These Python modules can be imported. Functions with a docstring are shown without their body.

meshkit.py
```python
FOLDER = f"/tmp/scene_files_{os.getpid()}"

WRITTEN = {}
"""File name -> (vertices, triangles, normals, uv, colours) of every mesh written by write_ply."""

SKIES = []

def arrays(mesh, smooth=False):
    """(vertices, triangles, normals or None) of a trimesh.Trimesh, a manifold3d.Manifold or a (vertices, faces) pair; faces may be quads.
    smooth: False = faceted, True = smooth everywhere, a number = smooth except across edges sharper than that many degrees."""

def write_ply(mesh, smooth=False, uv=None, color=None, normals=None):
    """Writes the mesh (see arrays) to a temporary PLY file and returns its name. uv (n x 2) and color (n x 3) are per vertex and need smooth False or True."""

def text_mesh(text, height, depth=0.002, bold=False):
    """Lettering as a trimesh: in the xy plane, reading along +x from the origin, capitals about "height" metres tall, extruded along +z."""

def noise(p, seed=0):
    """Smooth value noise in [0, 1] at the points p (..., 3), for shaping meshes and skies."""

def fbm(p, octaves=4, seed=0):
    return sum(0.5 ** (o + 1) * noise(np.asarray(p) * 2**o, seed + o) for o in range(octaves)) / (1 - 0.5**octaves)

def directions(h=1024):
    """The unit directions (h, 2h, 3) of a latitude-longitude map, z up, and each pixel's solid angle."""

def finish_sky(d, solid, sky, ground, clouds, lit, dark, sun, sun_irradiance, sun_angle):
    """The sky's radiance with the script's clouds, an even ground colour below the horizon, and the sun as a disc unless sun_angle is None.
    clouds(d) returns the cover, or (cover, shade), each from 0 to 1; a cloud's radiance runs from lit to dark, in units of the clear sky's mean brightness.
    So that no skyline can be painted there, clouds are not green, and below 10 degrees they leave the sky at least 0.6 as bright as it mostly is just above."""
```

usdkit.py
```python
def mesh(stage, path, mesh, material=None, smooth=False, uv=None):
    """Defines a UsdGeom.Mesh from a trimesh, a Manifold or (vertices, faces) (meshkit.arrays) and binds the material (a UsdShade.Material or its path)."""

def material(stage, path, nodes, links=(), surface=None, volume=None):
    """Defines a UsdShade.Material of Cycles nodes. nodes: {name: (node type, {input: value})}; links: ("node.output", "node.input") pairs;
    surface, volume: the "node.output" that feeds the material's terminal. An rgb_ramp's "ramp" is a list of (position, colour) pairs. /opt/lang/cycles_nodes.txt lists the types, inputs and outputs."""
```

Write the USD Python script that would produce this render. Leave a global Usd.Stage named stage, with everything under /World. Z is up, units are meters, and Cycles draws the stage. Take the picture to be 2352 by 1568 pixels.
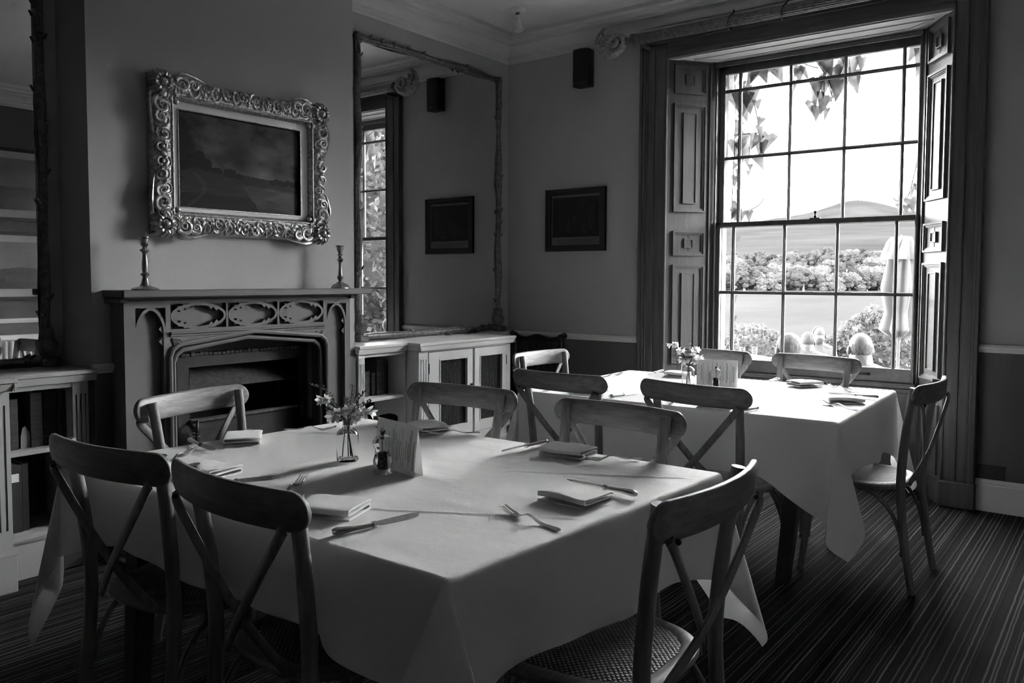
import math, random, numpy as np, trimesh, manifold3d as m3, usdkit, meshkit
from shapely.geometry import Polygon, LineString, Point, box as sbox
from shapely import affinity
from shapely.ops import unary_union
from pxr import Usd, UsdGeom, UsdLux, UsdShade, Gf, Sdf, Vt

stage = Usd.Stage.CreateInMemory()
UsdGeom.SetStageUpAxis(stage, 'Z'); UsdGeom.SetStageMetersPerUnit(stage, 1.0)
UsdGeom.Xform.Define(stage, '/World')
PI = math.pi
A = np.array

# ---------------------------------------------------------------- camera
# room frame: far left corner at the origin, x along the window wall, -y towards the camera
EXPOSURE = 3.55
EYE = A([4.136, -5.370, 1.32])
yaw, pitch, roll = math.radians(37.3024), math.radians(3.08582), math.radians(.19118)
fw = A([-math.sin(yaw)*math.cos(pitch), math.cos(yaw)*math.cos(pitch), -math.sin(pitch)])
rt = np.cross(fw, [0, 0, 1]); rt /= np.linalg.norm(rt)
up = np.cross(rt, fw)
r2 = rt*math.cos(roll)+up*math.sin(roll); u2 = -rt*math.sin(roll)+up*math.cos(roll)
cam = UsdGeom.Camera.Define(stage, '/World/camera')
cam.AddTransformOp().Set(Gf.Matrix4d(*[*map(float, r2), 0., *map(float, u2), 0., *map(float, -fw), 0., *map(float, EYE), 1.]))
cam.CreateHorizontalApertureAttr(36.0); cam.CreateVerticalApertureAttr(24.0)
cam.CreateFocalLengthAttr(36.0*1887.15/2352)
cam.CreateVerticalApertureOffsetAttr(-36.0*(784-743.14)/2352)
cam.CreateClippingRangeAttr(Gf.Vec2f(.05, 20000)); cam.CreateExposureAttr(EXPOSURE)

# ---------------------------------------------------------------- materials
def g3(v): return (v, v, v) if np.ndim(v) == 0 else tuple(v)
def shader(name, nodes, links, surface='p.BSDF'):
    return usdkit.material(stage, '/World/Looks/'+name, nodes, links, surface=surface)
def mat(name, v, rough=.5, metal=0., var=0., vs=(3, 3, 3), bump=0., bs=(80, 80, 80), dist=.004, space='object', detail=3., spec=.5, **kw):
    """principled grey, tone varied by a noise of scale vs, relief from a noise of scale bs"""
    src = ('tc', ('texture_coordinate', {}), 'tc.object') if space == 'object' else ('tc', ('geometry', {}), 'tc.position')
    n = {'p': ('principled_bsdf', {'base_color': g3(v), 'roughness': rough, 'metallic': metal, 'specular_ior_level': spec, **kw})}
    l = []
    if var or bump: n['tc'] = src[1]
    if var:
        n['m1'] = ('mapping', {'scale': vs}); n['n1'] = ('noise_texture', {'scale': 1.0, 'detail': detail, 'roughness': .6})
        n['r1'] = ('rgb_ramp', {'ramp': [(.25, g3(v*(1-var))), (.75, g3(v*(1+var)))]})
        l += [(src[2], 'm1.vector'), ('m1.vector', 'n1.vector'), ('n1.fac', 'r1.fac'), ('r1.color', 'p.base_color')]
    if bump:
        n['m2'] = ('mapping', {'scale': bs}); n['n2'] = ('noise_texture', {'scale': 1.0, 'detail': 3., 'roughness': .6})
        n['b'] = ('bump', {'strength': bump, 'distance': dist})
        l += [(src[2], 'm2.vector'), ('m2.vector', 'n2.vector'), ('n2.fac', 'b.height'), ('b.normal', 'p.normal')]
    return shader(name, n, l)

# ---------------------------------------------------------------- daylight: hazy bright sky and a high sun over the house roof
SKY = 1.0
sky_nodes = {'g': ('texture_coordinate', {}), 's': ('separate_xyz', {}), 'mr': ('map_range', {'from_min': -.02, 'from_max': 1.0, 'to_min': 0., 'to_max': 1., 'clamp': True}),
             'r': ('rgb_ramp', {'ramp': [(0, g3(4.8)), (.25, g3(4.9)), (.40, g3(3.8)), (.55, g3(2.0)), (.75, g3(1.2)), (1, g3(1.0))]}),
             'b': ('background_shader', {'strength': SKY})}
dome = UsdLux.DomeLight.Define(stage, '/World/sky'); dome.CreateIntensityAttr(1.0)
sky_m = usdkit.material(stage, '/World/Looks/sky', sky_nodes, [('g.generated', 's.vector'), ('s.z', 'mr.value'), ('mr.result', 'r.fac'), ('r.color', 'b.color')], surface='b.background')
UsdShade.MaterialBindingAPI.Apply(dome.GetPrim()).Bind(sky_m)
sun = UsdLux.DistantLight.Define(stage, '/World/sun')
sun.CreateIntensityAttr(0.0); sun.CreateAngleAttr(1.5)
sun_dir = A([.45, -.30, 1.25])   # towards the sun: behind the house, over its roof
zc = sun_dir/np.linalg.norm(sun_dir); xc = np.cross([0, 1, 0], zc); xc /= np.linalg.norm(xc); yc = np.cross(zc, xc)
sun.AddTransformOp().Set(Gf.Matrix4d(*[*map(float, xc), 0., *map(float, yc), 0., *map(float, zc), 0., 0., 0., 20., 1.]))
# ---------------------------------------------------------------- helpers
taken = set()
def numbered(base):
    p, k = base, 0
    while p in taken:
        k += 1; p = f'{base}_{k:03d}'
    taken.add(p); return p
def path_of(parent): return '/World' if parent is None else str(parent.GetPath())
def tag(o, label=None, cat=None, group=None, kind=None):
    p = o.GetPrim() if hasattr(o, 'GetPrim') else o
    for k, v in (('label', label), ('category', cat), ('group', group), ('kind', kind)):
        if v: p.SetCustomDataByKey(k, v)
    return p
def obj(name, mesh, m, parent=None, smooth=30, uv=None):
    g = usdkit.mesh(stage, numbered(path_of(parent)+'/'+name), mesh, m, smooth=smooth, uv=uv)
    if parent is None: pass
    return g.GetPrim()
def thing(name, label=None, cat=None, loc=(0, 0, 0), rz=0., group=None, kind=None, parent=None):
    x = UsdGeom.Xform.Define(stage, numbered(path_of(parent)+'/'+name))
    if parent is None:
        x.AddTranslateOp().Set(Gf.Vec3d(*map(float, loc))); x.AddRotateZOp().Set(float(rz))
    return tag(x, label, cat, group, kind)
def dup(root, loc, rz=0., label=None, group=None, scale=None):
    was = root.GetCustomData()
    import re
    x = UsdGeom.Xform.Define(stage, numbered('/World/'+re.sub(r'_\d{3}$', '', root.GetName())))
    x.AddTranslateOp().Set(Gf.Vec3d(*map(float, loc))); x.AddRotateZOp().Set(float(rz))
    if scale: x.AddScaleOp().Set(Gf.Vec3f(*map(float, scale)))
    x.GetPrim().GetReferences().AddInternalReference(root.GetPath()); x.GetPrim().SetInstanceable(True)
    return tag(x, label or was.get('label'), was['category'], group or was.get('group'))
def place(root, loc, rz):
    ops = UsdGeom.Xformable(root).GetOrderedXformOps(); ops[0].Set(Gf.Vec3d(*map(float, loc))); ops[1].Set(float(rz))
def struct(name, mesh, m, label=None, smooth=30):
    return tag(obj(name, mesh, m, None, smooth), label, None, None, 'structure')

def tm(v, f): return trimesh.Trimesh(np.asarray(v, float), np.asarray(f, int), process=False)
def cat(ms): return trimesh.util.concatenate([m for m in ms if m is not None])
def moved(m, d=(0, 0, 0), rz=0., rx=0., ry=0., s=None):
    m = m.copy()
    if s is not None: m.apply_scale(s)
    for a, ax in ((rx, [1, 0, 0]), (ry, [0, 1, 0]), (rz, [0, 0, 1])):
        if a: m.apply_transform(trimesh.transformations.rotation_matrix(math.radians(a), ax))
    m.apply_translation(d); return m
def rbox(x0, x1, y0, y1, z0, z1, r=.003):
    x0, x1 = min(x0, x1), max(x0, x1); y0, y1 = min(y0, y1), max(y0, y1); z0, z1 = min(z0, z1), max(z0, z1)
    r = min(r, .45*min(x1-x0, y1-y0, z1-z0))
    if r <= 0:
        m = trimesh.creation.box([x1-x0, y1-y0, z1-z0]); m.apply_translation([(x0+x1)/2, (y0+y1)/2, (z0+z1)/2]); return m
    p = []
    for x, sx in ((x0, 1), (x1, -1)):
        for y, sy in ((y0, 1), (y1, -1)):
            for z, sz in ((z0, 1), (z1, -1)):
                p += [(x+sx*r, y+sy*r, z), (x+sx*r, y, z+sz*r), (x, y+sy*r, z+sz*r)]
    return trimesh.convex.convex_hull(A(p))
def box(*a): return rbox(*a, r=0)
def tube(P, R, n=10, flat=None, cap=True, upv=None, twist=0):
    """sweep of a circle (or an ellipse, flat = ratio of the second axis) along points P; R radius or radii"""
    P = np.asarray(P, float); R = np.broadcast_to(np.asarray(R, float), len(P)).copy()
    T = np.gradient(P, axis=0); T /= np.linalg.norm(T, axis=1)[:, None]+1e-12
    u = np.asarray(upv, float) if upv is not None else (A([0, 0, 1.]) if abs(T[0][2]) < .9 else A([1., 0, 0]))
    a = np.linspace(0, 2*PI, n, endpoint=False); V = []
    for p, t, r in zip(P, T, R):
        s = np.cross(t, u); s /= np.linalg.norm(s)+1e-12; w = np.cross(s, t)
        if upv is None: u = w
        V.append(p+np.outer(np.cos(a)*r, s)+np.outer(np.sin(a)*r*(1 if flat is None else flat), w))
    V = np.vstack(V); F = []
    k = len(P)
    i = np.arange(n); j = (i+1) % n
    for q in range(k-1):
        F += [np.stack([q*n+i, q*n+j, (q+1)*n+j], 1), np.stack([q*n+i, (q+1)*n+j, (q+1)*n+i], 1)]
    if cap:
        V = np.vstack([V, P[0], P[-1]]); c0, c1 = len(V)-2, len(V)-1
        F += [np.stack([np.full(n, c0), j, i], 1), np.stack([np.full(n, c1), (k-1)*n+i, (k-1)*n+j], 1)]
    m = tm(V, np.vstack(F))
    return m
def lathe(prof, n=32, at=(0, 0, 0)):
    """prof: (r, z) from bottom to top"""
    a = np.linspace(0, 2*PI, n, endpoint=False); V = []; F = []
    for r, z in prof: V.append(np.stack([r*np.cos(a), r*np.sin(a), np.full(n, z)], 1))
    V = np.vstack(V); i = np.arange(n); j = (i+1) % n
    for q in range(len(prof)-1):
        F += [np.stack([q*n+i, q*n+j, (q+1)*n+j], 1), np.stack([q*n+i, (q+1)*n+j, (q+1)*n+i], 1)]
    m = tm(V, np.vstack(F)); m.apply_translation(at); return m
def spline(pts, k=24):
    """Catmull-Rom through pts"""
    p = np.asarray(pts, float); p = np.vstack([2*p[0]-p[1], p, 2*p[-1]-p[-2]]); out = []
    for i in range(1, len(p)-2):
        t = np.linspace(0, 1, max(2, k//(len(p)-3)), endpoint=False)[:, None]
        out.append(.5*(2*p[i]+(p[i+1]-p[i-1])*t+(2*p[i-1]-5*p[i]+4*p[i+1]-p[i+2])*t**2+(3*p[i]-p[i-1]-3*p[i+1]+p[i+2])*t**3))
    return np.vstack(out+[p[-2][None]])
def polys(g): return list(getattr(g, 'geoms', [g]))
def extr(poly, h, o=(0, 0, 0), ex=(1, 0, 0), ey=(0, 1, 0), ez=(0, 0, 1)):
    """extrude a shapely polygon by h along ez, its plane spanned by ex, ey"""
    ms = [trimesh.creation.extrude_polygon(p, h, engine='earcut') for p in polys(poly) if p.area > 1e-9]
    m = cat(ms); T = np.eye(4); T[:3, 0], T[:3, 1], T[:3, 2], T[:3, 3] = ex, ey, ez, o
    flip = np.linalg.det(T[:3, :3]) < 0
    v = m.vertices@T[:3, :3].T+T[:3, 3]; f = m.faces[:, ::-1] if flip else m.faces
    return tm(v, f)
def mould(prof, p0, p1, out, upv=(0, 0, 1)):
    """a moulding: profile polygon of (out, up) offsets swept straight from p0 to p1"""
    p0, p1 = A(p0, float), A(p1, float); d = p1-p0; L = np.linalg.norm(d)
    return extr(Polygon(prof), L, p0, A(out, float), A(upv, float), d/L)
def man(m): return m3.Manifold(m3.Mesh(np.asarray(m.vertices, np.float32), np.asarray(m.faces, np.uint32)))
def unman(M):
    k = M.to_mesh(); return tm(k.vert_properties[:, :3], k.tri_verts)
def welded(m):
    m = m.copy(); m.merge_vertices(); return m
def boxM(x0, x1, y0, y1, z0, z1): return m3.Manifold.cube([x1-x0, y1-y0, z1-z0]).translate([x0, y0, z0])
def sph(c, r, sub=2, s=None):
    m = trimesh.creation.icosphere(sub, r)
    if s is not None: m.vertices *= A(s)
    m.apply_translation(c); return m
def grid(nu, nv, fn):
    u, v = np.meshgrid(np.linspace(0, 1, nu), np.linspace(0, 1, nv), indexing='ij')
    P = fn(u, v).reshape(-1, 3); i = np.arange(nu*nv).reshape(nu, nv)
    a, b, c, d = i[:-1, :-1].ravel(), i[1:, :-1].ravel(), i[1:, 1:].ravel(), i[:-1, 1:].ravel()
    return tm(P, np.vstack([np.stack([a, b, c], 1), np.stack([a, c, d], 1)]))
def shaded(name, mesh, shade, m, parent):
    """a mesh with a per-vertex grey printed on it"""
    p = obj(name, mesh, m, parent, smooth=False)
    UsdGeom.PrimvarsAPI(p).CreatePrimvar('shade', Sdf.ValueTypeNames.Color3fArray, 'vertex').Set(Vt.Vec3fArray.FromNumpy(np.repeat(np.asarray(shade, np.float32)[:, None], 3, 1)))
    return p

# ---------------------------------------------------------------- the palette (the photograph is black and white)
m_wall = mat('wall_paper', .34, .75, var=.06, vs=(.8, .8, .8), bump=.25, bs=(260, 260, 60), dist=.002, space='pos')
m_wall2 = mat('low_bounce_wall_paper', .09, .75, var=.06, vs=(.8, .8, .8), space='pos')  # the wall paper again, darkened so these walls bounce less light
m_dado = mat('dado_paint', .085, .55, var=.1, vs=(40, 40, 2), bump=.3, bs=(300, 300, 30), dist=.002, space='pos')
m_ceil = mat('ceiling_paint', .62, .8, space='pos', var=.03)
m_white = mat('white_gloss_paint', .62, .4, space='pos', var=.06, vs=(2, 2, 2), bump=.12, bs=(40, 40, 20), dist=.002)
m_white_shaded = mat('shaded_white_paint', .30, .45, space='pos', var=.06, vs=(2, 2, 2), bump=.12, bs=(40, 40, 20), dist=.002)  # white paint darkened: shade of the far left side put into its colour
m_pine_v = mat('stripped_pine_upright', .075, .38, var=.38, vs=(38, 38, 2.2), bump=.22, bs=(120, 120, 6), dist=.002, space='pos', detail=5)
m_pine_h = mat('stripped_pine_lengthways', .075, .38, var=.38, vs=(2.2, 38, 38), bump=.22, bs=(6, 120, 120), dist=.002, space='pos', detail=5)
m_sash = mat('dark_sash_paint', .075, .3, var=.3, vs=(20, 20, 20), space='pos')
m_oak_x = mat('weathered_oak_rail', .165, .42, var=.5, vs=(4, 90, 60), bump=.45, bs=(14, 330, 260), dist=.0015, detail=5)
m_oak_z = mat('weathered_oak_post', .15, .42, var=.45, vs=(70, 70, 4), bump=.4, bs=(280, 280, 12), dist=.0015, detail=5)
m_cane = shader('woven_cane', {'t': ('texture_coordinate', {}), 'm': ('mapping', {'scale': (1, 1, 1), 'rotation': (0, 0, .785)}),
    'w1': ('wave_texture', {'scale': 30., 'bands_direction': 'x'}), 'w2': ('wave_texture', {'scale': 30., 'bands_direction': 'y'}),
    'x': ('mix_color', {'blend_type': 'multiply', 'fac': 1.0}), 'r': ('rgb_ramp', {'ramp': [(0, g3(.015)), (.18, g3(.06)), (.5, g3(.24)), (1, g3(.32))]}),
    'b': ('bump', {'strength': .9, 'distance': .004}), 'p': ('principled_bsdf', {'roughness': .42})},
    [('t.object', 'm.vector'), ('m.vector', 'w1.vector'), ('m.vector', 'w2.vector'), ('w1.color', 'x.a'), ('w2.color', 'x.b'), ('x.result', 'r.fac'), ('r.color', 'p.base_color'), ('x.result', 'b.height'), ('b.normal', 'p.normal')])
m_dark = mat('dark_stained_wood', .022, .35, var=.4, vs=(40, 40, 6))
m_carpet = shader('striped_carpet', {'g': ('geometry', {}), 's': ('separate_xyz', {}),
    'mp': ('mapping', {'scale': (1, .02, 1)}), 'wob': ('noise_texture', {'scale': 14., 'detail': 2.}), 'ma': ('math', {'math_type': 'multiply_add', 'value2': .007}),
    'cx': ('combine_xyz', {}), 'fine': ('noise_texture', {'scale': 105., 'detail': 0.}), 'wide': ('noise_texture', {'scale': 17., 'detail': 1.}),
    'r1': ('rgb_ramp', {'ramp': [(.0, g3(.012)), (.48, g3(.013)), (.55, g3(.045)), (.60, g3(.13)), (.72, g3(.18))]}), 'r2': ('rgb_ramp', {'ramp': [(.35, g3(.35)), (.62, g3(1.))]}),
    'x': ('mix_color', {'blend_type': 'multiply', 'fac': 1.0}), 'pile': ('noise_texture', {'scale': 420., 'detail': 2.}), 'hs': ('math', {'math_type': 'add'}),
    'b': ('bump', {'strength': .7, 'distance': .006}), 'p': ('principled_bsdf', {'roughness': .85, 'specular_ior_level': .15})},
    [('g.position', 's.vector'), ('g.position', 'wob.vector'), ('wob.fac', 'ma.value1'), ('s.x', 'ma.value3'), ('ma.value', 'cx.x'), ('cx.vector', 'fine.vector'), ('cx.vector', 'wide.vector'),
     ('fine.fac', 'r1.fac'), ('wide.fac', 'r2.fac'), ('r1.color', 'x.a'), ('r2.color', 'x.b'), ('x.result', 'p.base_color'), ('g.position', 'pile.vector'), ('fine.fac', 'hs.value1'), ('pile.fac', 'hs.value2'), ('hs.value', 'b.height'), ('b.normal', 'p.normal')])
def linen(name, v, tr=.12, sc=900):
    return shader(name, {'t': ('geometry', {}), 'n': ('noise_texture', {'scale': sc, 'detail': 1.}), 'n3': ('noise_texture', {'scale': 22., 'detail': 4., 'roughness': .6, 'distortion': .6}), 'ad': ('math', {'math_type': 'multiply_add', 'value2': 2.2}),
        'b': ('bump', {'strength': .5, 'distance': .0035}),
        'd': ('principled_bsdf', {'base_color': g3(v), 'roughness': .62, 'specular_ior_level': .35, 'sheen_weight': .15}), 'tl': ('translucent_bsdf', {'color': g3(v)}), 'mx': ('mix_closure', {'fac': tr})},
        [('t.position', 'n.vector'), ('t.position', 'n3.vector'), ('n3.fac', 'ad.value1'), ('n.fac', 'ad.value3'), ('ad.value', 'b.height'), ('b.normal', 'd.normal'), ('d.BSDF', 'mx.closure1'), ('tl.BSDF', 'mx.closure2')], 'mx.closure')
m_cloth = linen('white_tablecloth_linen', .86, .16)
m_napkin = linen('white_napkin_cotton', .80, .05)
m_steel = mat('cutlery_steel', .62, .22, metal=1., var=.08, vs=(60, 60, 60))
m_steel_d = mat('worn_knife_blade', .5, .3, metal=1., var=.15, vs=(90, 20, 90))
m_brass = mat('tarnished_brass', .34, .27, metal=1., var=.25, vs=(30, 30, 30))
m_gilt = mat('gilded_gesso', .42, .28, metal=.8, var=.6, vs=(60, 60, 60), bump=.3, bs=(300, 300, 300), dist=.002)
m_gilt_old = mat('dull_gilt_wood', .13, .45, metal=.45, var=.55, vs=(40, 40, 40), bump=.3, bs=(160, 160, 160), dist=.003)
m_slip = mat('picture_slip', .62, .5)
m_fire = mat('painted_fire_surround', .095, .5, var=.12, vs=(6, 6, 3), space='pos', bump=.12, bs=(60, 60, 60), dist=.002)
m_mantel = mat('mantel_top', .085, .4, var=.25, vs=(20, 3, 20), space='pos')
m_iron = mat('black_iron', .018, .45, metal=.2, var=.35, vs=(12, 12, 12), bump=.2, bs=(80, 80, 80))
m_iron_l = mat('rusty_iron_lip', .055, .5, metal=.3, var=.6, vs=(40, 40, 40), bump=.4, bs=(120, 120, 120))
m_soot = mat('soot', .008, .9)
m_mirror = shader('old_mirror', {'t': ('geometry', {}), 'n': ('noise_texture', {'scale': 30., 'detail': 4.}), 'r': ('rgb_ramp', {'ramp': [(0, g3(.70)), (.62, g3(.74)), (.75, g3(.60))]}), 'p': ('principled_bsdf', {'metallic': 1., 'roughness': .012})},
    [('t.position', 'n.vector'), ('n.fac', 'r.fac'), ('r.color', 'p.base_color')])
m_black = mat('matt_black', .010, .5)
m_grille = mat('speaker_cloth', .008, .8, bump=.3, bs=(700, 700, 700), dist=.001)
m_paper = linen('menu_card', .74, .38, 300)
m_soffit = mat('lit_soffit_board', .42, .32, var=.12, vs=(2, 40, 40), space='pos')  # lighter than the pine casing: light from below put into its colour
m_ink = mat('printing_ink', .03, .6)
m_plastic = mat('white_plastic', .6, .35)
m_socket = mat('dark_metal_socket', .05, .3, metal=.4)
m_print = shader('printed_picture', {'a': ('attribute', {'attribute': 'shade'}), 'p': ('principled_bsdf', {'roughness': .35})}, [('a.color', 'p.base_color')])
m_glass = shader('clear_glass', {'g': ('glass_bsdf', {'color': g3(.97), 'roughness': 0., 'IOR': 1.45})}, [], 'g.BSDF')
m_water = shader('water', {'g': ('glass_bsdf', {'color': g3(.98), 'roughness': 0., 'IOR': 1.33})}, [], 'g.BSDF')
def clear(name, tint, rough, base=.04):
    """see-through sheet: plain transparency under a mirror sheen that grows towards grazing angles, the same from both faces"""
    return shader(name, {'f': ('layer_weight', {'blend': .5}), 'pw': ('math', {'math_type': 'power', 'value2': 5.}), 'ma': ('math', {'math_type': 'multiply_add', 'value2': .8, 'value3': base}),
        't': ('transparent_bsdf', {'color': g3(tint)}), 'g': ('glossy_bsdf', {'color': g3(.9), 'roughness': rough}), 'm': ('mix_closure', {})},
        [('f.facing', 'pw.value1'), ('pw.value', 'ma.value1'), ('ma.value', 'm.fac'), ('t.BSDF', 'm.closure1'), ('g.BSDF', 'm.closure2')], 'm.closure')
m_pane = clear('window_pane', .97, .0, .02)
m_acrylic = clear('clear_acrylic', .93, .03, .06)
m_corn = mat('peppercorns', .012, .6)
def leafmat(name, v, tr):
    return shader(name, {'o': ('geometry', {}), 'n': ('noise_texture', {'scale': 24., 'detail': 2.}), 'r': ('rgb_ramp', {'ramp': [(.3, g3(v*.6)), (.7, g3(v*1.4))]}), 'd': ('principled_bsdf', {'roughness': .5}), 't': ('translucent_bsdf', {}), 'm': ('mix_closure', {'fac': tr})},
        [('o.position', 'n.vector'), ('n.fac', 'r.fac'), ('r.color', 'd.base_color'), ('r.color', 't.color'), ('d.BSDF', 'm.closure1'), ('t.BSDF', 'm.closure2')], 'm.closure')
m_petal = leafmat('flower_petal', .62, .45); m_sprig = leafmat('sprig_leaf', .07, .3); m_ivy = leafmat('ivy_leaf', .034, .5); m_bush = leafmat('bush_leaf', .045, .4)
m_stem = mat('plant_stem', .035, .6)
# ================================================================ the room shell
W, YF, ZC = 5.10, -7.6, 3.255
struct('floor', box(-.3, W+.3, YF-.3, .34, -.12, 0), m_carpet, 'dark carpet with thin pale stripes running towards the window wall')
struct('ceiling', box(-.3, W+.3, YF-.3, .34, ZC, ZC+.2), m_ceil, 'plain painted ceiling above both tables')
B, BL, BR = .29, -3.528, -1.928           # chimney breast: depth, left and right edge
struct('wall_left', box(-.25, 0, YF, .6, -.1, ZC), m_wall, 'plastered wall with the fireplace and both mirrors')
arch = lambda y0, y1, z1, za: Polygon([(y0, 0), (y0, z1-.05), (y0+.012, z1-.02), (y0+.04, z1), ((y0+y1)/2, za), (y1-.04, z1), (y1-.012, z1-.02), (y1, z1-.05), (y1, 0)])
OPEN = arch(-3.205, -2.262, .985, 1.03)
br = sbox(BL, 0, BR, ZC).difference(sbox(-3.22, -.1, -2.25, 1.02))
struct('wall_chimney_breast', extr(br, B, (0, 0, 0), (0, 1, 0), (0, 0, 1), (1, 0, 0)), m_wall, 'projecting chimney breast behind the gilt framed painting')
XA, XB = 1.435, 3.239                       # window opening in the room
XI0, XI1, YS = 1.655, 3.02, .33             # where the splayed shutters end
pierL = Polygon([(0, 0), (XA-.01, 0), (XI0-.025, YS), (XI0-.025, .42), (0, .42)])
pierR = Polygon([(XB+.01, 0), (W, 0), (W, .42), (XI1+.025, .42), (XI1+.025, YS)])
wb = cat([extr(pierL, ZC+.1, (0, 0, -.1)), extr(pierR, ZC+.1, (0, 0, -.1)), box(XA-.02, XB+.02, 0, .42, 2.92, ZC), box(XI0-.03, XI1+.03, YS, .42, -.1, .60)])
struct('wall_back', wb, m_wall, 'papered wall around the tall sash window')
m_stone = mat('pale_outside_stone', .10, .8, var=.2, vs=(8, 8, 8), space='pos', bump=.3, bs=(40, 40, 40))
struct('wall_outside', cat([box(-6, 1.675, .42, .50, -.6, 6.5), box(2.985, 12, .42, .50, -.6, 6.5), box(1.675, 2.985, .42, .50, 2.84, 6.5), box(1.675, 2.985, .42, .50, -.6, .63), box(1.62, 3.06, .42, .54, .60, .655)]), m_stone, 'pale rendered house wall outside around the window')
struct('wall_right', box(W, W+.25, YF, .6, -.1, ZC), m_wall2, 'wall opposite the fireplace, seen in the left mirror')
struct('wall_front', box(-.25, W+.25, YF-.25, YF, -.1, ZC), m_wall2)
struct('roof', box(-6, 12, YF-1, .75, 6.5, 6.6), m_dark)
# cornice
CP = [(0, 0), (.012, 0), (.016, .018), (.022, .022), (.022, .05), (.034, .056), (.044, .082), (.066, .106), (.090, .114), (.090, .128), (.112, .134), (.120, .150), (.120, .160), (.150, .172), (.150, .2), (0, .2)]
zc0 = ZC-.2
struct('trim_1', cat([mould(CP, (0, BR, zc0), (0, 0, zc0), (1, 0, 0)), mould(CP, (B, BL-.15, zc0), (B, BR+.15, zc0), (1, 0, 0)), mould(CP, (0, YF, zc0), (0, BL, zc0), (1, 0, 0)),
    mould(CP, (0, BR, zc0), (B+.1, BR, zc0), (0, 1, 0)), mould(CP, (0, BL, zc0), (B+.1, BL, zc0), (0, -1, 0))]), mat('cornice_paint', .52, .6, space='pos'), 'stepped plaster cornice above the fireplace wall')
struct('trim_2', mould(CP, (0, 0, zc0), (W, 0, zc0), (0, -1, 0)), '/World/Looks/cornice_paint', 'stepped plaster cornice above the window wall')
struct('trim_3', mould(CP, (W, YF, zc0), (W, 0, zc0), (-1, 0, 0)), '/World/Looks/cornice_paint', 'plaster cornice on the wall opposite the fireplace')
# dado below its rail
RP = [(0, 0), (.010, 0), (.013, .010), (.022, .016), (.026, .026), (.026, .034), (.018, .038), (.016, .045), (0, .045)]
def rail(name, p0, p1, out, label): return struct(name, mould(RP, p0, p1, out), m_white, label)
struct('trim_4', cat([box(0, 1.235, -.005, 0, .0, .858), box(0, .005, -.46, 0, 0, .858), box(W-.005, W, YF, 0, 0, .855), box(B, B+.005, BL, -3.44, 0, .88), box(B, B+.005, -2.07, BR, 0, .88), box(3.42, W, -.005, 0, .18, .914)]), m_dado, 'dark dado panels below the chair rail')
rail('trim_5', (.0, 0, .856), (1.235, 0, .856), (0, -1, 0), 'white chair rail left of the window')
rail('trim_6', (3.415, 0, .912), (W, 0, .912), (0, -1, 0), 'white chair rail right of the window')
rail('trim_7', (W, YF, .855), (W, 0, .855), (-1, 0, 0), 'white chair rail on the wall opposite the fireplace')
rail('trim_8', (0, -.47, .856), (0, 0, .856), (1, 0, 0), 'short chair rail between cupboard and corner')
rail('trim_9', (B, BL-.01, .876), (B, -3.43, .876), (1, 0, 0), 'short chair rail left of the fire surround')
SP = [(0, 0), (.022, 0), (.022, .150), (.017, .156), (.017, .166), (.008, .176), (.006, .184), (0, .184)]
struct('baseboard_right', mould(SP, (3.425, 0, 0), (W, 0, 0), (0, -1, 0)), m_white, 'deep white baseboard right of the window')
struct('baseboard_back', mould(SP, (0, 0, 0), (1.23, 0, 0), (0, -1, 0)), m_white, 'white baseboard left of the window')
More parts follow.
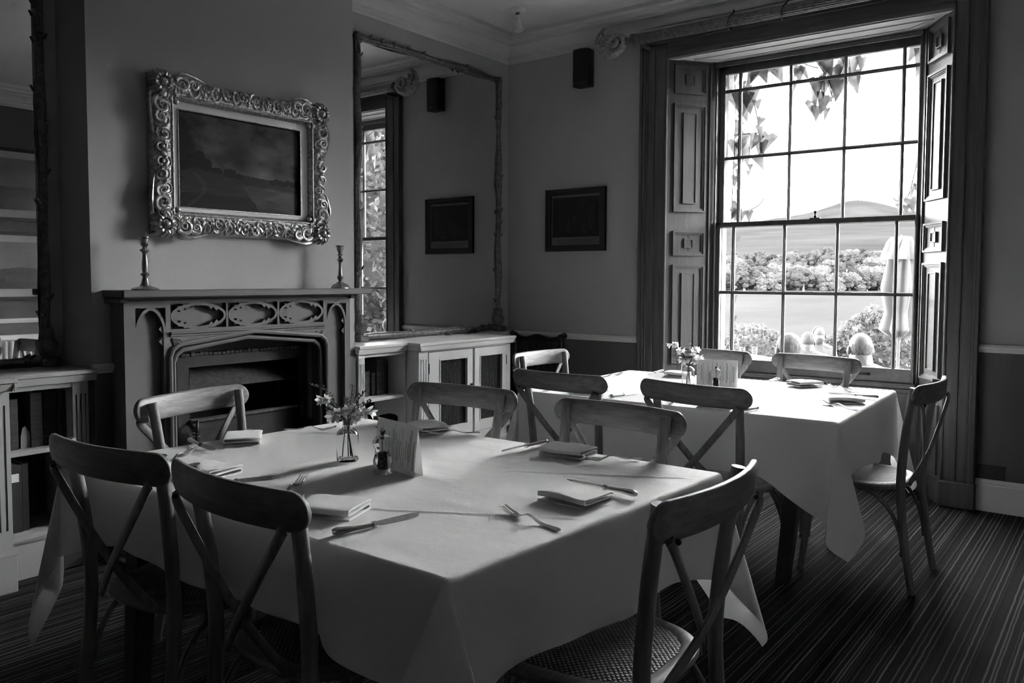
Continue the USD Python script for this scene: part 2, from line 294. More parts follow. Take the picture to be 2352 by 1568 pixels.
struct('baseboard_side', mould(SP, (W, YF, 0), (W, 0, 0), (-1, 0, 0)), m_white, 'white baseboard on the wall opposite the fireplace')

# ================================================================ the window with its shutters and architrave
win = thing('window_1', 'tall pine cased sash window with panelled shutters and margin panes', None, kind='structure')
def arch_bars(x0, x1, outer):  # upright of the architrave: outer bead, flat board, inner bead
    s = 1 if outer < 0 else -1
    e = x0 if outer < 0 else x1
    b = lambda a, c, t: rbox(e+s*a, e+s*c, -t, 0, .15, 3.05, .003)
    w = x1-x0
    return cat([b(0, .022, .058), b(.022, .040, .042), b(.040, .052, .030), b(.048, .10, .022), b(.098, .108, .030), b(.106, w-.012, .020), b(w-.014, w, .028)])
obj('architrave', arch_bars(1.232, XA, -1), m_pine_v, win); obj('architrave', arch_bars(XB, 3.42, 1), m_pine_v, win)
obj('lintel', cat([rbox(1.232, 3.42, -.058, 0, 3.03, 3.06), rbox(1.272, 3.38, -.030, 0, 2.99, 3.035), rbox(1.34, 3.33, -.022, 0, 2.91, 2.992), rbox(XA-.014, XB+.014, -.028, 0, 2.88, 2.915)]), m_pine_h, win)
for x0, x1 in ((1.222, XA+.004), (XB-.004, 3.43)): obj('plinth_block', rbox(x0, x1, -.066, .0, 0, .152, .006), m_pine_v, win)
def ring(w, h, t): return sbox(0, 0, w, h).difference(sbox(t, t, w-t, h-t))
m_shut = mat('pine_shutter', .06, .42, var=.32, vs=(36, 36, 2.2), bump=.2, bs=(120, 120, 6), dist=.002, space='pos', detail=5)
for side in (0, 1):
    o = A([XA, 0, 0]) if side == 0 else A([XB, 0, 0])
    d = A([XI0-XA if side == 0 else XI1-XB, YS, 0]); Ls = np.linalg.norm(d); d /= Ls
    nrm = A([d[1], -d[0], 0]) if side == 0 else A([-d[1], d[0], 0]); up3 = A([0, 0, 1.])
    def P(poly, h, s, z, off=0.): return extr(poly, h, o+d*s+up3*z+nrm*off, d, up3, nrm)
    sh = obj('shutter', P(sbox(0, 0, Ls, 2.215), .022, 0, .662, -.022), m_shut, win)
    for z0, z1 in ((.715, 1.43), (1.495, 1.672), (1.808, 2.575), (2.645, 2.850)):
        w, h, s0 = .262, z1-z0, .043
        cell = [P(ring(w, h, .012), .016, s0, z0), P(ring(w-.024, h-.024, .010), .010, s0+.012, z0+.012), P(ring(w-.044, h-.044, .007), .005, s0+.022, z0+.022)]
        iw = .11 if h > .3 else .075; ih = h-.12 if h > .3 else h*.36
        cell += [P(ring(iw, ih, .007), .012, s0+(w-iw)/2, z0+(h-ih)/2), P(sbox(.004, .004, iw-.004, ih-.004), .006, s0+(w-iw)/2, z0+(h-ih)/2)]
        obj('panel', cat(cell), m_shut, sh)
        if h < .3: obj('panel_joint', P(sbox(0, 0, .003, h-.05), .002, s0+w/2, z0+.025), m_dark, sh)
    obj('shutter_stile', P(sbox(0, 0, .012, 2.2), .012, .335, .668), m_shut, sh)
    lw = obj('shutter_dado', cat([P(sbox(0, 0, Ls, .655), .02, 0, 0, -.02), P(ring(.27, .42, .014), .012, .045, .16), P(sbox(0, 0, Ls, .13), .014, 0, 0), P(sbox(0, 0, Ls, .018), .016, 0, .636)]), m_pine_v, win)
so = Polygon([(XA+.005, 0), (XB-.005, 0), (XI1, YS+.01), (XI0, YS+.01)])
obj('soffit', cat([extr(so, .03, (0, 0, 2.885)), extr(Polygon([(XA+.005, 0), (XB-.005, 0), (XB-.05, .05), (XA+.05, .05)]), .012, (0, 0, 2.874)), extr(Polygon([(XA+.13, .13), (XB-.13, .13), (XI1-.05, .27), (XI0+.05, .27)]).difference(Polygon([(XA+.15, .145), (XB-.15, .145), (XI1-.075, .255), (XI0+.075, .255)])), .008, (0, 0, 2.878))]), m_soffit, win)
def uframe(x0, x1, y0, y1, z0, z1, t, tb, tt): return cat([rbox(x0, x0+t, y0, y1, z0, z1), rbox(x1-t, x1, y0, y1, z0, z1), rbox(x0+t-.002, x1-t+.002, y0, y1, z0, z0+tb), rbox(x0+t-.002, x1-t+.002, y0, y1, z1-tt, z1)])
obj('sash_box', cat([uframe(1.622, 3.05, .325, .42, .655, 2.895, .036, .02, .03), rbox(1.655, 1.668, .30, .316, .66, 2.88), rbox(3.004, 3.020, .30, .316, .66, 2.88), rbox(1.655, 3.02, .295, .316, 2.845, 2.875), box(XI0-.03, 1.64, .33, .45, .6, 2.92), box(3.035, XI1+.03, .33, .45, .6, 2.92)]), m_sash, win)
obj('window_board', cat([rbox(XI0-.02, XI1+.02, .265, .345, .628, .662, .008), rbox(XI0-.02, XI1+.02, .285, .34, .60, .63, .004), rbox(XI0-.03, XI1+.03, .305, .345, 0, .605), rbox(1.75, 2.93, .297, .31, .12, .53)]), m_sash, win)
def sash(name, y0, y1, xg, zg, xo, zo):
    fr = cat([rbox(xo[0], xg[0], y0, y1, *zo), rbox(xg[-1], xo[1], y0, y1, *zo), rbox(xo[0]+.002, xo[1]-.002, y0, y1, zo[0], zg[0]), rbox(xo[0]+.002, xo[1]-.002, y0, y1, zg[-1], zo[1])])
    s = obj(name, fr, m_sash, win); hb = .011; ym = (y0+y1)/2
    bar = lambda a, b, c, e, vert: cat([rbox(a, b, ym-.008, ym+.012, c, e, .002), rbox(*((a+.006, b-.006) if vert else (a, b)), y0+.002, ym, *((c, e) if vert else (c+.006, e-.006)), .002)])
    for x in xg[1:-1]: obj('glazing_bar', bar(x-hb, x+hb, zg[0], zg[-1], True), m_sash, s)
    for z in zg[1:-1]: obj('glazing_bar', bar(xg[0], xg[-1], z-hb, z+hb, False), m_sash, s)
    for i in range(len(xg)-1):
        for j in range(len(zg)-1):
            obj('pane', box(xg[i]-.003, xg[i+1]+.003, ym+.001, ym+.004, zg[j]-.003, zg[j+1]+.003), m_pane, s)
    return s
sash('upper_sash', .372, .408, [1.701, 1.809, 2.171, 2.536, 2.896, 3.003], [1.735, 2.203, 2.684, 2.805], (1.664, 3.02), (1.70, 2.865))
low = sash('lower_sash', .322, .360, [1.698, 1.796, 2.165, 2.520, 2.887, 2.995], [.752, 1.231, 1.702], (1.664, 3.02), (.664, 1.737))
for x in (1.90, 2.72): obj('sash_lift', cat([rbox(x-.035, x+.035, .316, .323, .70, .716), tube([(x-.02, .318, .705), (x-.02, .300, .707), (x, .296, .712), (x+.02, .300, .707), (x+.02, .318, .705)], .004, 6)]), m_iron, low)
obj('sash_fastener', cat([rbox(2.335, 2.405, .325, .36, 1.737, 1.745), lathe([(.0, 0), (.012, 0), (.012, .014), (.006, .02), (.006, .03), (.012, .036), (.012, .046), (0, .052)], 12, (2.37, .343, 1.744))]), m_iron, low)

# ================================================================ curtain pole along the head of the window
pole = thing('curtain_pole', 'thick fluted gilt curtain pole above the window, scroll finial at its left end', 'curtain pole', (0, 0, 0))
a = np.linspace(0, 2*PI, 64, endpoint=False); rr = .034+.0035*np.abs(np.sin(8*a)); ys, zs = -.13+rr*np.cos(a), 3.018+rr*np.sin(a)
obj('pole', extr(Polygon(np.stack([ys, zs], 1)), 2.5, (1.215, 0, 0), (0, 1, 0), (0, 0, 1), (1, 0, 0)), m_gilt_old, pole)
obj('collar', moved(lathe([(0, 0), (.036, 0), (.043, .006), (.043, .018), (.036, .024), (.026, .03), (.026, .05), (.033, .056), (.033, .07), (.02, .08), (.018, .12), (0, .12)], 28), (1.225, -.13, 3.018), ry=-90), m_gilt_old, pole)
def spiral(c, r0, turns, th0, sgn, rt0, rt1, n=70, y=-.13, ybulge=.03):
    t = np.linspace(0, 1, n); r = r0*(1-t)**1.15+.006; th = th0+sgn*turns*2*PI*t
    return tube(np.stack([c[0]+r*np.cos(th), y-ybulge*t, c[1]+r*np.sin(th)], 1), rt0*(1-t)+rt1*t, 10)
fc = A([1.088, 3.010])
fin = [spiral(fc+A([.004, .012]), .068, 1.75, -PI*.62, 1, .019, .008, y=-.15, ybulge=.03)]
disc = sph((0, 0, 0), 1., 3, (.074, .022, .072)); disc.apply_translation([fc[0], -.125, fc[1]]); fin.append(disc); d2 = sph((0, 0, 0), 1., 3, (.062, .018, .070)); d2.apply_translation([1.005, -.120, 3.030]); fin.append(d2)
for k in range(5):   # strands swept under the scroll up to the leaf tips on the left
    r = .078+.013*k; th = np.linspace(-.15-.10*k, -PI*(.98+.10*k), 26)
    fin.append(tube(np.stack([fc[0]-.012*k+r*np.cos(th), -.135-.010*np.sin(np.linspace(0, PI, 26)), fc[1]+.006*k+r*.86*np.sin(th)], 1), np.linspace(.009, .012, 26)*(1-.25*np.linspace(0, 1, 26)), 7))
for k in range(5):   # curling leaf tips of the acanthus
    c = A([.985-.012*k+(.016*k if k > 2 else 0), 2.985+.030*k]); th = np.linspace(PI*(1.25-.14*k), PI*(2.6-.14*k), 22); r = np.linspace(.034, .010, 22)
    fin.append(tube(np.stack([c[0]+r*np.cos(th), -.145-.012*np.linspace(0, 1, 22), c[1]+r*np.sin(th)], 1), np.linspace(.013, .006, 22), 7))
fin.append(tube([(1.15, -.13, 3.015), (1.18, -.13, 3.017), (1.215, -.13, 3.018)], [.030, .022, .026], 12))
obj('scroll_finial', cat(fin), mat('scroll_gilt', .30, .45, metal=.1, var=.5, vs=(30, 30, 30), bump=.4, bs=(90, 90, 90)), pole)
for x in (1.30, 3.60): obj('bracket', cat([rbox(x-.012, x+.012, -.14, 0, 2.955, 2.98), rbox(x-.02, x+.02, -.02, 0, 2.93, 3.05)]), m_gilt_old, pole)
for x in (1.943, 2.296):
    th = np.linspace(0, 2*PI, 30); obj('hook_ring', cat([tube(np.stack([x+.012*np.sin(th), -.13+.047*np.cos(th), 3.012+.047*np.sin(th)], 1), .0035, 6, cap=False), tube([(x+.01, -.135, 3.06), (x+.025, -.135, 3.075), (x+.02, -.135, 3.085)], .004, 6)]), m_iron, pole)
# ================================================================ fireplace
FX = .41                                        # front face of the surround
def YZ(poly, x0, x1): return extr(poly, x1-x0, (x0, 0, 0), (0, 1, 0), (0, 0, 1), (1, 0, 0))
SL, SR = -3.44, -2.07
fs = thing('fire_surround', 'grey painted gothic fire surround with arched pilasters and oval tracery frieze', 'fireplace', (0, 0, 0))
face = sbox(SL, 0, SR, 1.225).difference(OPEN)
def pointed(y0, y1, z0, zs, za):
    c = (y0+y1)/2; n = 10; L = []; R = []
    for k in range(n+1):
        t = k/n; q = t*PI/2; L.append((y0+(c-y0)*(1-math.cos(q))**.9, zs+(za-zs)*math.sin(q)))
    R = [(2*c-y, z) for y, z in reversed(L)]
    return Polygon([(y0, z0)]+L+R[1:]+[(y1, z0)])
rec = []; ribs = []
for y0, y1 in ((SL+.055, SL+.205), (SR-.175, SR-.03)):
    pan = sbox(y0, .16, y1, 1.178); pa = pointed(y0+.008, y1-.008, .16, 1.06, 1.17)
    rib = pa.buffer(.010).difference(pa.buffer(-.004)).intersection(pan)
    rec.append(pan.difference(rib)); ribs.append(pa)
fr0, fr1 = SL+.225, SR-.195; fz0, fz1 = 1.072, 1.196; wd = (fr1-fr0)/3
for k in range(3):
    y0 = fr0+k*wd+.006; y1 = fr0+(k+1)*wd-.006; c = (y0+y1)/2; hz = (fz0+fz1)/2
    pan = sbox(y0, fz0, y1, fz1); t = np.linspace(0, 2*PI, 60, endpoint=False)
    hw, hh = (y1-y0)/2-.001, (fz1-fz0)/2+.004
    ov = Polygon([(c+hw*np.sign(math.cos(q))*abs(math.cos(q))**1.25, hz+hh*np.sign(math.sin(q))*abs(math.sin(q))**.85) for q in t])
    rib = ov.difference(ov.buffer(-.013)).intersection(pan)
    cusp = []
    for sy in (-1, 1):
        for sz in (-1, 1):
            for f in (.42, .62):
                bx, bz = c+sy*hw*f, hz+sz*(hh*(1-f**2.1)**.6-.012)
                cusp.append(Polygon([(bx-.024, bz+sz*.012), (bx+sy*.005, bz-sz*.017), (bx+.024, bz+sz*.008)]))
    rec.append(pan.difference(unary_union([rib]+cusp)))
R_ = unary_union(rec)
body = cat([YZ(face, B, FX-.028), YZ(face.difference(R_), FX-.028, FX)])
obj('surround_body', body, m_fire, fs, smooth=20)
for (y0, y1), pa in zip(((SL+.055, SL+.205), (SR-.175, SR-.03)), ribs):
    cus = []
    for s, yy in ((1, y0+.012), (-1, y1-.012)):
        for z in (1.015, 1.075): cus.append(Polygon([(yy, z+.025), (yy+s*.022, z), (yy+s*.004, z-.02), (yy, z-.02)]))
    obj('arch_cusp', YZ(unary_union(cus), FX-.03, FX-.004), m_fire, fs)
oc = np.array(OPEN.buffer(.012, join_style=1).exterior.coords); oc = oc[oc[:, 1] > .001]
k0 = np.argmin(oc[:, 0]+oc[:, 1]*5); pts = sorted(oc.tolist(), key=lambda q: math.atan2(q[1]-.4, q[0]+2.735) if True else 0, reverse=True)
pts = [p for p in pts if p[1] > .02]; pts = [(-3.217, .0)]+pts+[(-2.25, .0)]
obj('roll_moulding', tube([(FX+.002, y, z) for y, z in pts], .013, 8), m_fire, fs)
pts2 = [(y+(.03 if y < -2.735 else -.03), z-.03 if z > .1 else z) for y, z in pts]
obj('inner_moulding', tube([(FX-.02, y, z) for y, z in pts2], .012, 8), m_fire, fs)
obj('string_moulding', cat([rbox(FX-.005, FX+.012, fr0, fr1, 1.048, 1.060), rbox(FX-.005, FX+.006, fr0, fr1, 1.036, 1.048)]), m_fire, fs)
for s, y in ((1, fr0+.01), (-1, fr1-.01)):
    fan = [Polygon([(y, 1.03), (y+s*.05*math.cos(q), 1.03-.06*math.sin(q)), (y+s*.05*math.cos(q+.16), 1.03-.06*math.sin(q+.16))]) for q in (.1, .42, .74, 1.06)]
    obj('spandrel_fan', YZ(unary_union(fan), FX-.003, FX+.006), m_fire, fs)
obj('bed_moulding', cat([mould([(0, 0), (.006, 0), (.012, .012), (.030, .020), (.034, .028), (0, .028)], (FX-.01, SL-.02, 1.205), (FX-.01, SR+.035, 1.205), (1, 0, 0)), rbox(B, FX+.02, SR-.01, SR+.03, 1.205, 1.228, .004), rbox(B, FX+.02, SL-.03, SL+.01, 1.205, 1.228, .004)]), m_fire, fs)
obj('mantel_shelf', rbox(B, .485, -3.478, -1.958, 1.230, 1.264, .004), m_mantel, fs)
for y0, y1 in ((SL-.012, SL+.228), (SR-.205, SR+.012)): obj('plinth', rbox(B, FX+.016, y0, y1, 0, .15, .006), m_fire, fs)
ins = thing('fire_grate', 'black iron convector grate with sloping hood and two coiled door handles', 'grate', (0, 0, 0))
obj('back_plate', cat([YZ(OPEN.buffer(-.001).difference(sbox(-3.045, .0, -2.34, .86)), .235, .25), box(.005, .02, -3.2, -2.265, 0, 1.0), box(.02, .235, -3.05, -3.045, 0, .87), box(.02, .235, -2.34, -2.335, 0, .87)]), m_iron, ins)
obj('firebox', cat([box(.02, .24, -3.2, -2.27, .0, .02), box(.02, .03, -3.045, -2.34, 0, .9)]), m_soot, ins)
obj('outer_frame', YZ(sbox(-3.10, 0, -2.285, .925).difference(sbox(-3.035, 0, -2.345, .862)), .25, .272), m_iron, ins)
rng = np.random.default_rng(4)
lip = [rbox(.25, .275+.006*rng.random(), y, y+.028, .915+.004*rng.random(), .932+.008*rng.random(), .004) for y in np.arange(-3.08, -2.30, .026)]
obj('crumbling_lip', cat(lip), m_iron_l, ins)
hood = trimesh.convex.convex_hull(A([(.275, -3.035, .745), (.275, -2.355, .745), (.255, -3.03, .752), (.255, -2.36, .752), (.14, -2.95, .85), (.14, -2.46, .85), (.12, -2.95, .85), (.12, -2.46, .85)]))
obj('hood', hood, m_iron_l, ins)
obj('grate_bar', rbox(.25, .285, -3.035, -2.345, .575, .592), m_iron_l, ins)
obj('ash_door', cat([rbox(.25, .268, -3.035, -2.345, .03, .575), rbox(.266, .272, -3.0, -2.38, .06, .54), moved(sph((0, 0, 0), .1, 3, (.16, 1.6, 1)), (.268, -2.72, .40))]), m_iron, ins)
for y in (-3.02, -2.35):
    t = np.linspace(0, 1, 90); hk = tube(spline([(.29, y, .40), (.31, y, .50), (.315, y, .555), (.30, y+.012, .585), (.285, y+.02, .57), (.275, y+.022, .54)]), .007, 7)
    coil = tube(np.stack([.305+.016*np.cos(t*16*PI), y+.016*np.sin(t*16*PI), .41+.13*t], 1), .004, 5)
    obj('coil_handle', cat([hk, coil]), m_iron, ins)
obj('side_knob', lathe([(0, 0), (.012, 0), (.012, .02), (.02, .03), (.02, .05), (0, .055)], 14, (.31, -2.30, .45)), m_iron, ins)
struct('trim_10', rbox(.285, .95, -3.5, -1.98, .0, .018, .004), m_iron, 'flat dark hearth slab before the grate')
def candlestick(name, label, loc, prof, n, m):
    t = thing(name, label, 'candlestick', loc, 0, 'candlesticks on the mantel')
    i = [k for k, q in enumerate(prof) if q == 'x']
    secs = []; cur = []
    for q in prof:
        if q == 'x': secs.append(cur); cur = [cur[-1]]
        else: cur.append(q)
    secs.append(cur)
    for nm, s, k in zip(('base', 'stem', 'socket'), secs, n): obj(nm, lathe(s, k), m, t, smooth=35)
    return t
candlestick('candlestick', 'brass candlestick with wide round foot, left end of the mantel', (.400, -3.328, 1.264),
    [(0, 0), (.060, 0), (.062, .004), (.058, .009), (.045, .013), (.026, .018), (.018, .032), (.013, .055), 'x', (.010, .062), (.018, .070), (.020, .075), (.017, .079), (.011, .083), (.014, .100), (.014, .125), (.011, .150), (.010, .170), (.013, .178), (.021, .184), (.022, .189), (.013, .194), 'x', (.010, .200), (.012, .206), (.018, .212), (.014, .218), (.018, .224), (.018, .240), (.014, .243), (.021, .247), (.021, .250), (.011, .250), (.010, .225), (0, .225)], (36, 28, 28), m_brass)
candlestick('candlestick', 'slim brass candlestick with octagonal foot, right end of the mantel', (.400, -2.134, 1.264),
    [(0, 0), (.056, 0), (.056, .006), (.044, .022), (.026, .030), (.018, .036), 'x', (.009, .042), (.016, .058), (.020, .066), (.014, .073), (.013, .080), (.0095, .120), (.0105, .150), (.014, .158), (.020, .168), (.012, .178), (.009, .186), 'x', (.010, .192), (.019, .197), (.010, .204), (.013, .212), (.018, .225), (.022, .245), (.026, .248), (.026, .251), (.014, .251), (.012, .23), (0, .23)], (8, 24, 24), m_brass)

# ================================================================ the gilt framed painting
PY0, PY1, PZ0, PZ1 = -3.245, -2.185, 1.535, 2.312
cy0, cy1, cz0, cz1 = -3.098, -2.356, 1.677, 2.154
pic = thing('framed_painting', 'large river landscape painting in a heavy carved gilt frame', 'painting', (0, 0, 0))
def relief(s, t, seed, L):
    """scrolling leaf ornament along a frame rail; s metres along, t across 0 (outer) .. 1 (inner)"""
    h = np.zeros_like(s); rs = np.random.default_rng(seed)
    pitch = .062; n = max(1, int(L/pitch))
    for k in range(n):
        sc = (k+.5)*L/n; tc = .40+(.10 if k % 2 else -.10); sg = 1 if k % 2 else -1
        x = (s-sc)/.036; y = (t-tc)/.36; r = np.hypot(x, y)+1e-4; th = np.arctan2(y, x)*sg
        sp = np.cos(2*PI*(r*1.7)-th*1.0)
        h = np.maximum(h, np.where(r < 1.15, np.clip(sp, -.2, 1)*(1-.35*r)*.9, 0))
        for q in range(3):
            a = rs.uniform(0, 2*PI); xx = x-1.0*math.cos(a); yy = y-.9*math.sin(a)
            h = np.maximum(h, .8*np.clip(1-np.hypot(xx*3.2, yy*2.4), 0, 1)**.6)
    m = np.clip((t-.02)/.1, 0, 1)*np.clip((.82-t)/.08, 0, 1)
    fine = meshkit.noise(np.stack([s*240, t*16, np.full_like(s, seed)], -1), seed)-.4
    return (h*.013+fine*.004)*m
PW = .118
def rail_pts(u, t, a, b, inward, L, seed):
    """a,b: outer corners (y,z); mitred"""
    a, b = A(a, float), A(b, float); d = (b-a)/np.linalg.norm(b-a); inn = A(inward, float)
    w = t*PW; s0 = w; ln = L-2*w
    s = s0+u*ln
    prof = np.interp(t, [0, .04, .10, .16, .5, .80, .84, .90, .92, 1.0], [.0, .030, .040, .050, .062, .050, .058, .056, .040, .030])
    bead = np.where((t > .90), .004*np.abs(np.sin(s*260)), 0)
    h = prof+relief(s, t, seed, L)+bead
    yz = a+s[..., None]*d+w[..., None]*inn
    return np.stack([B+.004+h, yz[..., 0], yz[..., 1]], -1)
sides = [((PY0, PZ1), (PY1, PZ1), (0, -1), PY1-PY0), ((PY1, PZ1), (PY1, PZ0), (-1, 0), PZ1-PZ0), ((PY1, PZ0), (PY0, PZ0), (0, 1), PY1-PY0), ((PY0, PZ0), (PY0, PZ1), (1, 0), PZ1-PZ0)]
for k, (a, b, inn, L) in enumerate(sides):
    ns = int(L*300); m = grid(ns, 46, lambda u, t: rail_pts(u, t, a, b, inn, L, 11+k)); m.faces = m.faces[:, ::-1]
    obj('frame_rail', m, m_gilt, pic, smooth=True)
    mb = A([(a[0]+b[0])/2, (a[1]+b[1])/2])+A(inn)*.05
    dv = A([b[0]-a[0], b[1]-a[1]])/L
    blob = []
    for q in range(-4, 5):
        e = mb+dv*q*.018; blob.append(sph((B+.068-.002*abs(q), e[0]+A(inn)[0]*.012*(q % 2-.5), e[1]+A(inn)[1]*.012*(q % 2-.5)), .014-.0012*abs(q), 2, None))
    th = np.linspace(0, 1, 30)
    for s in (-1, 1):
        r = .030*(1-th)+.004; an = th*1.4*2*PI
        c = mb+dv*s*.038-A(inn)*.016
        P = np.stack([np.full(30, B+.062), c[0]+(r*np.cos(an))*dv[0]*s+(r*np.sin(an))*inn[0], c[1]+(r*np.cos(an))*dv[1]*s+(r*np.sin(an))*inn[1]], 1)
        blob.append(tube(P, .008*(1-th)+.003, 7))
    obj('centre_cartouche', cat(blob), m_gilt, pic)
for sy, yc_ in ((1, PY0), (-1, PY1)):
    for sz, zc_ in ((1, PZ0), (-1, PZ1)):
        c = A([yc_+sy*.048, zc_+sz*.048]); ms = [sph((B+.078, c[0], c[1]), .021, 3, None)]
        for k in range(14):
            q = 2*PI*k/14; e = A([math.cos(q), math.sin(q)]); o_ = 1.0 if (e[0]*sy < .2 or e[1]*sz < .2) else .75
            ms.append(tube(spline([(B+.055, *(c+e*.022)), (B+.082, *(c+e*.036)), (B+.072, *(c+e*.052*o_)), (B+.048, *(c+e*.064*o_))], 9), np.interp(np.linspace(0, 1, 10), [0, .4, 1], [.004, .0105, .006]), 6))
        for ax in (0, 1):
            dirv = A([sy, 0]) if ax == 0 else A([0, sz]); off = A([0, sz]) if ax == 0 else A([sy, 0])
            for j, (dist_, r0) in enumerate(((.105, .036), (.165, .024))):
                th = np.linspace(0, 1, 36); r = r0*(1-th)+.004; an = th*1.5*2*PI+.5
                cc = c+dirv*dist_-off*.006*(j+1)
                P = np.stack([B+.060+.012*th, cc[0]+r*np.cos(an)*dirv[0]*-1+r*np.sin(an)*off[0]*-1, cc[1]+r*np.cos(an)*dirv[1]*-1+r*np.sin(an)*off[1]*-1], 1)
                ms.append(tube(P, .011*(1-th)+.003, 7))
            e0 = c+dirv*.05-off*.052
            ms.append(tube(spline([(B+.04, *e0), (B+.06, *(e0+dirv*.07-off*.012)), (B+.055, *(e0+dirv*.14-off*.002)), (B+.045, *(e0+dirv*.19+off*.012))], 15), np.linspace(.013, .004, 16), 7))
        e0 = c+A([sy, sz])*.062
        ms += [sph((B+.05, *(e0+A(q)*.5)), .015, 2) for q in ((sy*.02, -sz*.03), (-sy*.03, sz*.02), (sy*.03, sz*.03))]
        obj('corner_ornament', cat(ms), m_gilt, pic)
obj('slip', YZ(sbox(PY0+PW-.002, PZ0+PW-.002, PY1-PW+.002, PZ1-PW+.002).difference(sbox(cy0, cz0, cy1, cz1)), B+.010, B+.030), m_slip, pic)
obj('slip_edge', YZ(sbox(cy0-.005, cz0-.005, cy1+.005, cz1+.005).difference(sbox(cy0, cz0, cy1, cz1)), B+.012, B+.036), m_gilt, pic)
obj('backboard', box(B+.001, B+.012, PY0+.03, PY1-.03, PZ0+.03, PZ1-.03), m_dark, pic)
m_oil = shader('oil_paint', {'a': ('attribute', {'attribute': 'shade'}), 'p': ('principled_bsdf', {'roughness': .5, 'specular_ior_level': .15})}, [('a.color', 'p.base_color')])
cv = grid(300, 200, lambda u, v: np.stack([np.full_like(u, B+.016), cy0-.003+u*(cy1-cy0+.006), cz0-.003+v*(cz1-cz0+.006)], -1))
u = ((cv.vertices[:, 1]-cy0)/(cy1-cy0)); v = (cv.vertices[:, 2]-cz0)/(cz1-cz0); n2 = lambda sx, sy_, sd: meshkit.fbm(np.stack([u*sx, v*sy_, np.full_like(u, .5)], -1), 5, sd)
clouds = n2(3.0, 3.6, 3)+.35*(n2(9, 9, 4)-.5); sky = .016+.30*np.clip(clouds-.40, 0, 1)+.035*np.exp(-((v-.50+.12*u)/.07)**2)*np.clip((u-.12)*3, 0, 1)*n2(5, 12, 6)*1.6
sky *= 1-.6*np.clip(1.25-np.hypot((u-.47+.05*(n2(7, 7, 31)-.5))/.17, (v-.66)/.24), 0, 1)
jag = lambda f, sd: (n2(f, f, sd)-.5)
hor = .455-.10*u+.010*jag(40, 5)
bl = lambda cu, cv_, ru, rv: 1-np.hypot((u-cu)/ru, (v-cv_)/rv)+.55*jag(34, 7)
trees = np.maximum.reduce([bl(.11, .50, .055, .075), bl(.165, .52, .05, .095), bl(.215, .47, .045, .07), bl(.03, .44, .06, .05), bl(.30, .42, .05, .035), bl(.40, .41, .055, .05), bl(.47, .385, .05, .03)]+[bl(.76+.035*k, .355+.008*((k*5) % 3), .022, .035) for k in range(8)])
land = .010+.026*n2(8, 16, 22)*(v > .16)+.012*n2(30, 50, 23)
im = np.where(v > hor, sky, land)
water = (u > .44+.22*(hor-v)/.4+.06*jag(12, 25)) & (v < hor-.015-.02*jag(20, 26))
im = np.where(water, .030+.065*np.clip(n2(4, 9, 15)-.34, 0, 1)*2+.016*np.exp(-((u-.92)/.2)**2-((v-.2)/.2)**2), im)
im = np.where(water & (v > hor-.10), im*.6, im)
im = np.where((trees > 0) & (v > .26), .007+.010*n2(60, 60, 20), im)
path = np.abs(u-.10-.10*np.sin((v-.05)*9)*(v < .4)) < .018; im = np.where(path & (~water) & (v < .38), im+.014, im)
shaded('canvas', cv, im*.8, m_oil, pic)

# ================================================================ two tall mirrors in the recesses
def gnarl(p0, p1, r, seed, side):
    rs = np.random.default_rng(seed); p0, p1 = A(p0, float), A(p1, float); L = np.linalg.norm(p1-p0); n = int(L/.02)
    t = np.linspace(0, 1, n); P = p0+(p1-p0)*t[:, None]; s = t*L
    wob = meshkit.noise(np.stack([s*5, s*0+seed, s*0], -1), seed)-.5
    P = P+np.outer(wob*.012, A(side)); P[:, 0] += .006*np.sin(s*9+seed)
    R = r*(1+.35*(meshkit.noise(np.stack([s*14, s*0, s*0+seed], -1), seed+1)-.5))
    ms = [tube(P, R, 10)]
    off = np.outer(np.sin(s*3.1+seed), A(side))*r*1.0
    ms.append(tube(P+off+A([r*.6, 0, 0])*np.cos(s*3.1+seed)[:, None], R*.42, 7))
    for k in range(int(L/.19)):
        i = int(rs.uniform(.03, .97)*n); d = A(side)*(1 if rs.random() < .5 else -1)
        ms.append(tube([P[i], P[i]+d*r*1.0+A([.012, 0, 0]), P[i]+d*r*1.5+A([.016, 0, 0])+(p1-p0)/L*.02], [.011, .009, .005], 6)); ms.append(sph(P[i]+A([r*.7, 0, 0]), .010, 1))
    return cat(ms)
def mirror(label, y0, y1, z0, z1, seed):
    t = thing('wall_mirror', label, 'mirror', (0, 0, 0)); r = .020
    obj('mirror_glass', box(.012, .016, y0+.01, y1-.01, z0+.02, z1-.01), m_mirror, t)
    obj('backing', box(.001, .012, y0+.008, y1-.008, z0+.01, z1-.005), m_dark, t)
    for a, b, sd in (((.022, y0+r, z0+.02), (.022, y0+r, z1), (0, 1, 0)), ((.022, y1-r, z0+.02), (.022, y1-r, z1), (0, 1, 0)), ((.024, y0, z1-r), (.024, y1, z1-r), (0, 0, 1)), ((.024, y0, z0+r+.008), (.024, y1, z0+r+.008), (0, 0, 1))):
        seed += 1; obj('frame_branch', gnarl(a, b, r, seed, sd), m_gilt_old, t)
    for y in (y0+r, y1-r):
        obj('frame_foot', cat([lathe([(.020, .0), (.024, .02), (.040, .06), (.044, .08), (.030, .095), (.024, .15), (.0, .16)], 14, (.03, y, z0+.03)), rbox(.002, .075, y-.042, y+.042, z0, z0+.045, .008)]), m_gilt_old, t)
    return t
mirror('tall old mirror in a gnarled branch frame, right of the chimney breast', -1.667, -.132, .902, 2.925, 20)
mirror('old mirror in a dark branch frame at the far left', -5.15, -3.592, .902, 2.925, 40)

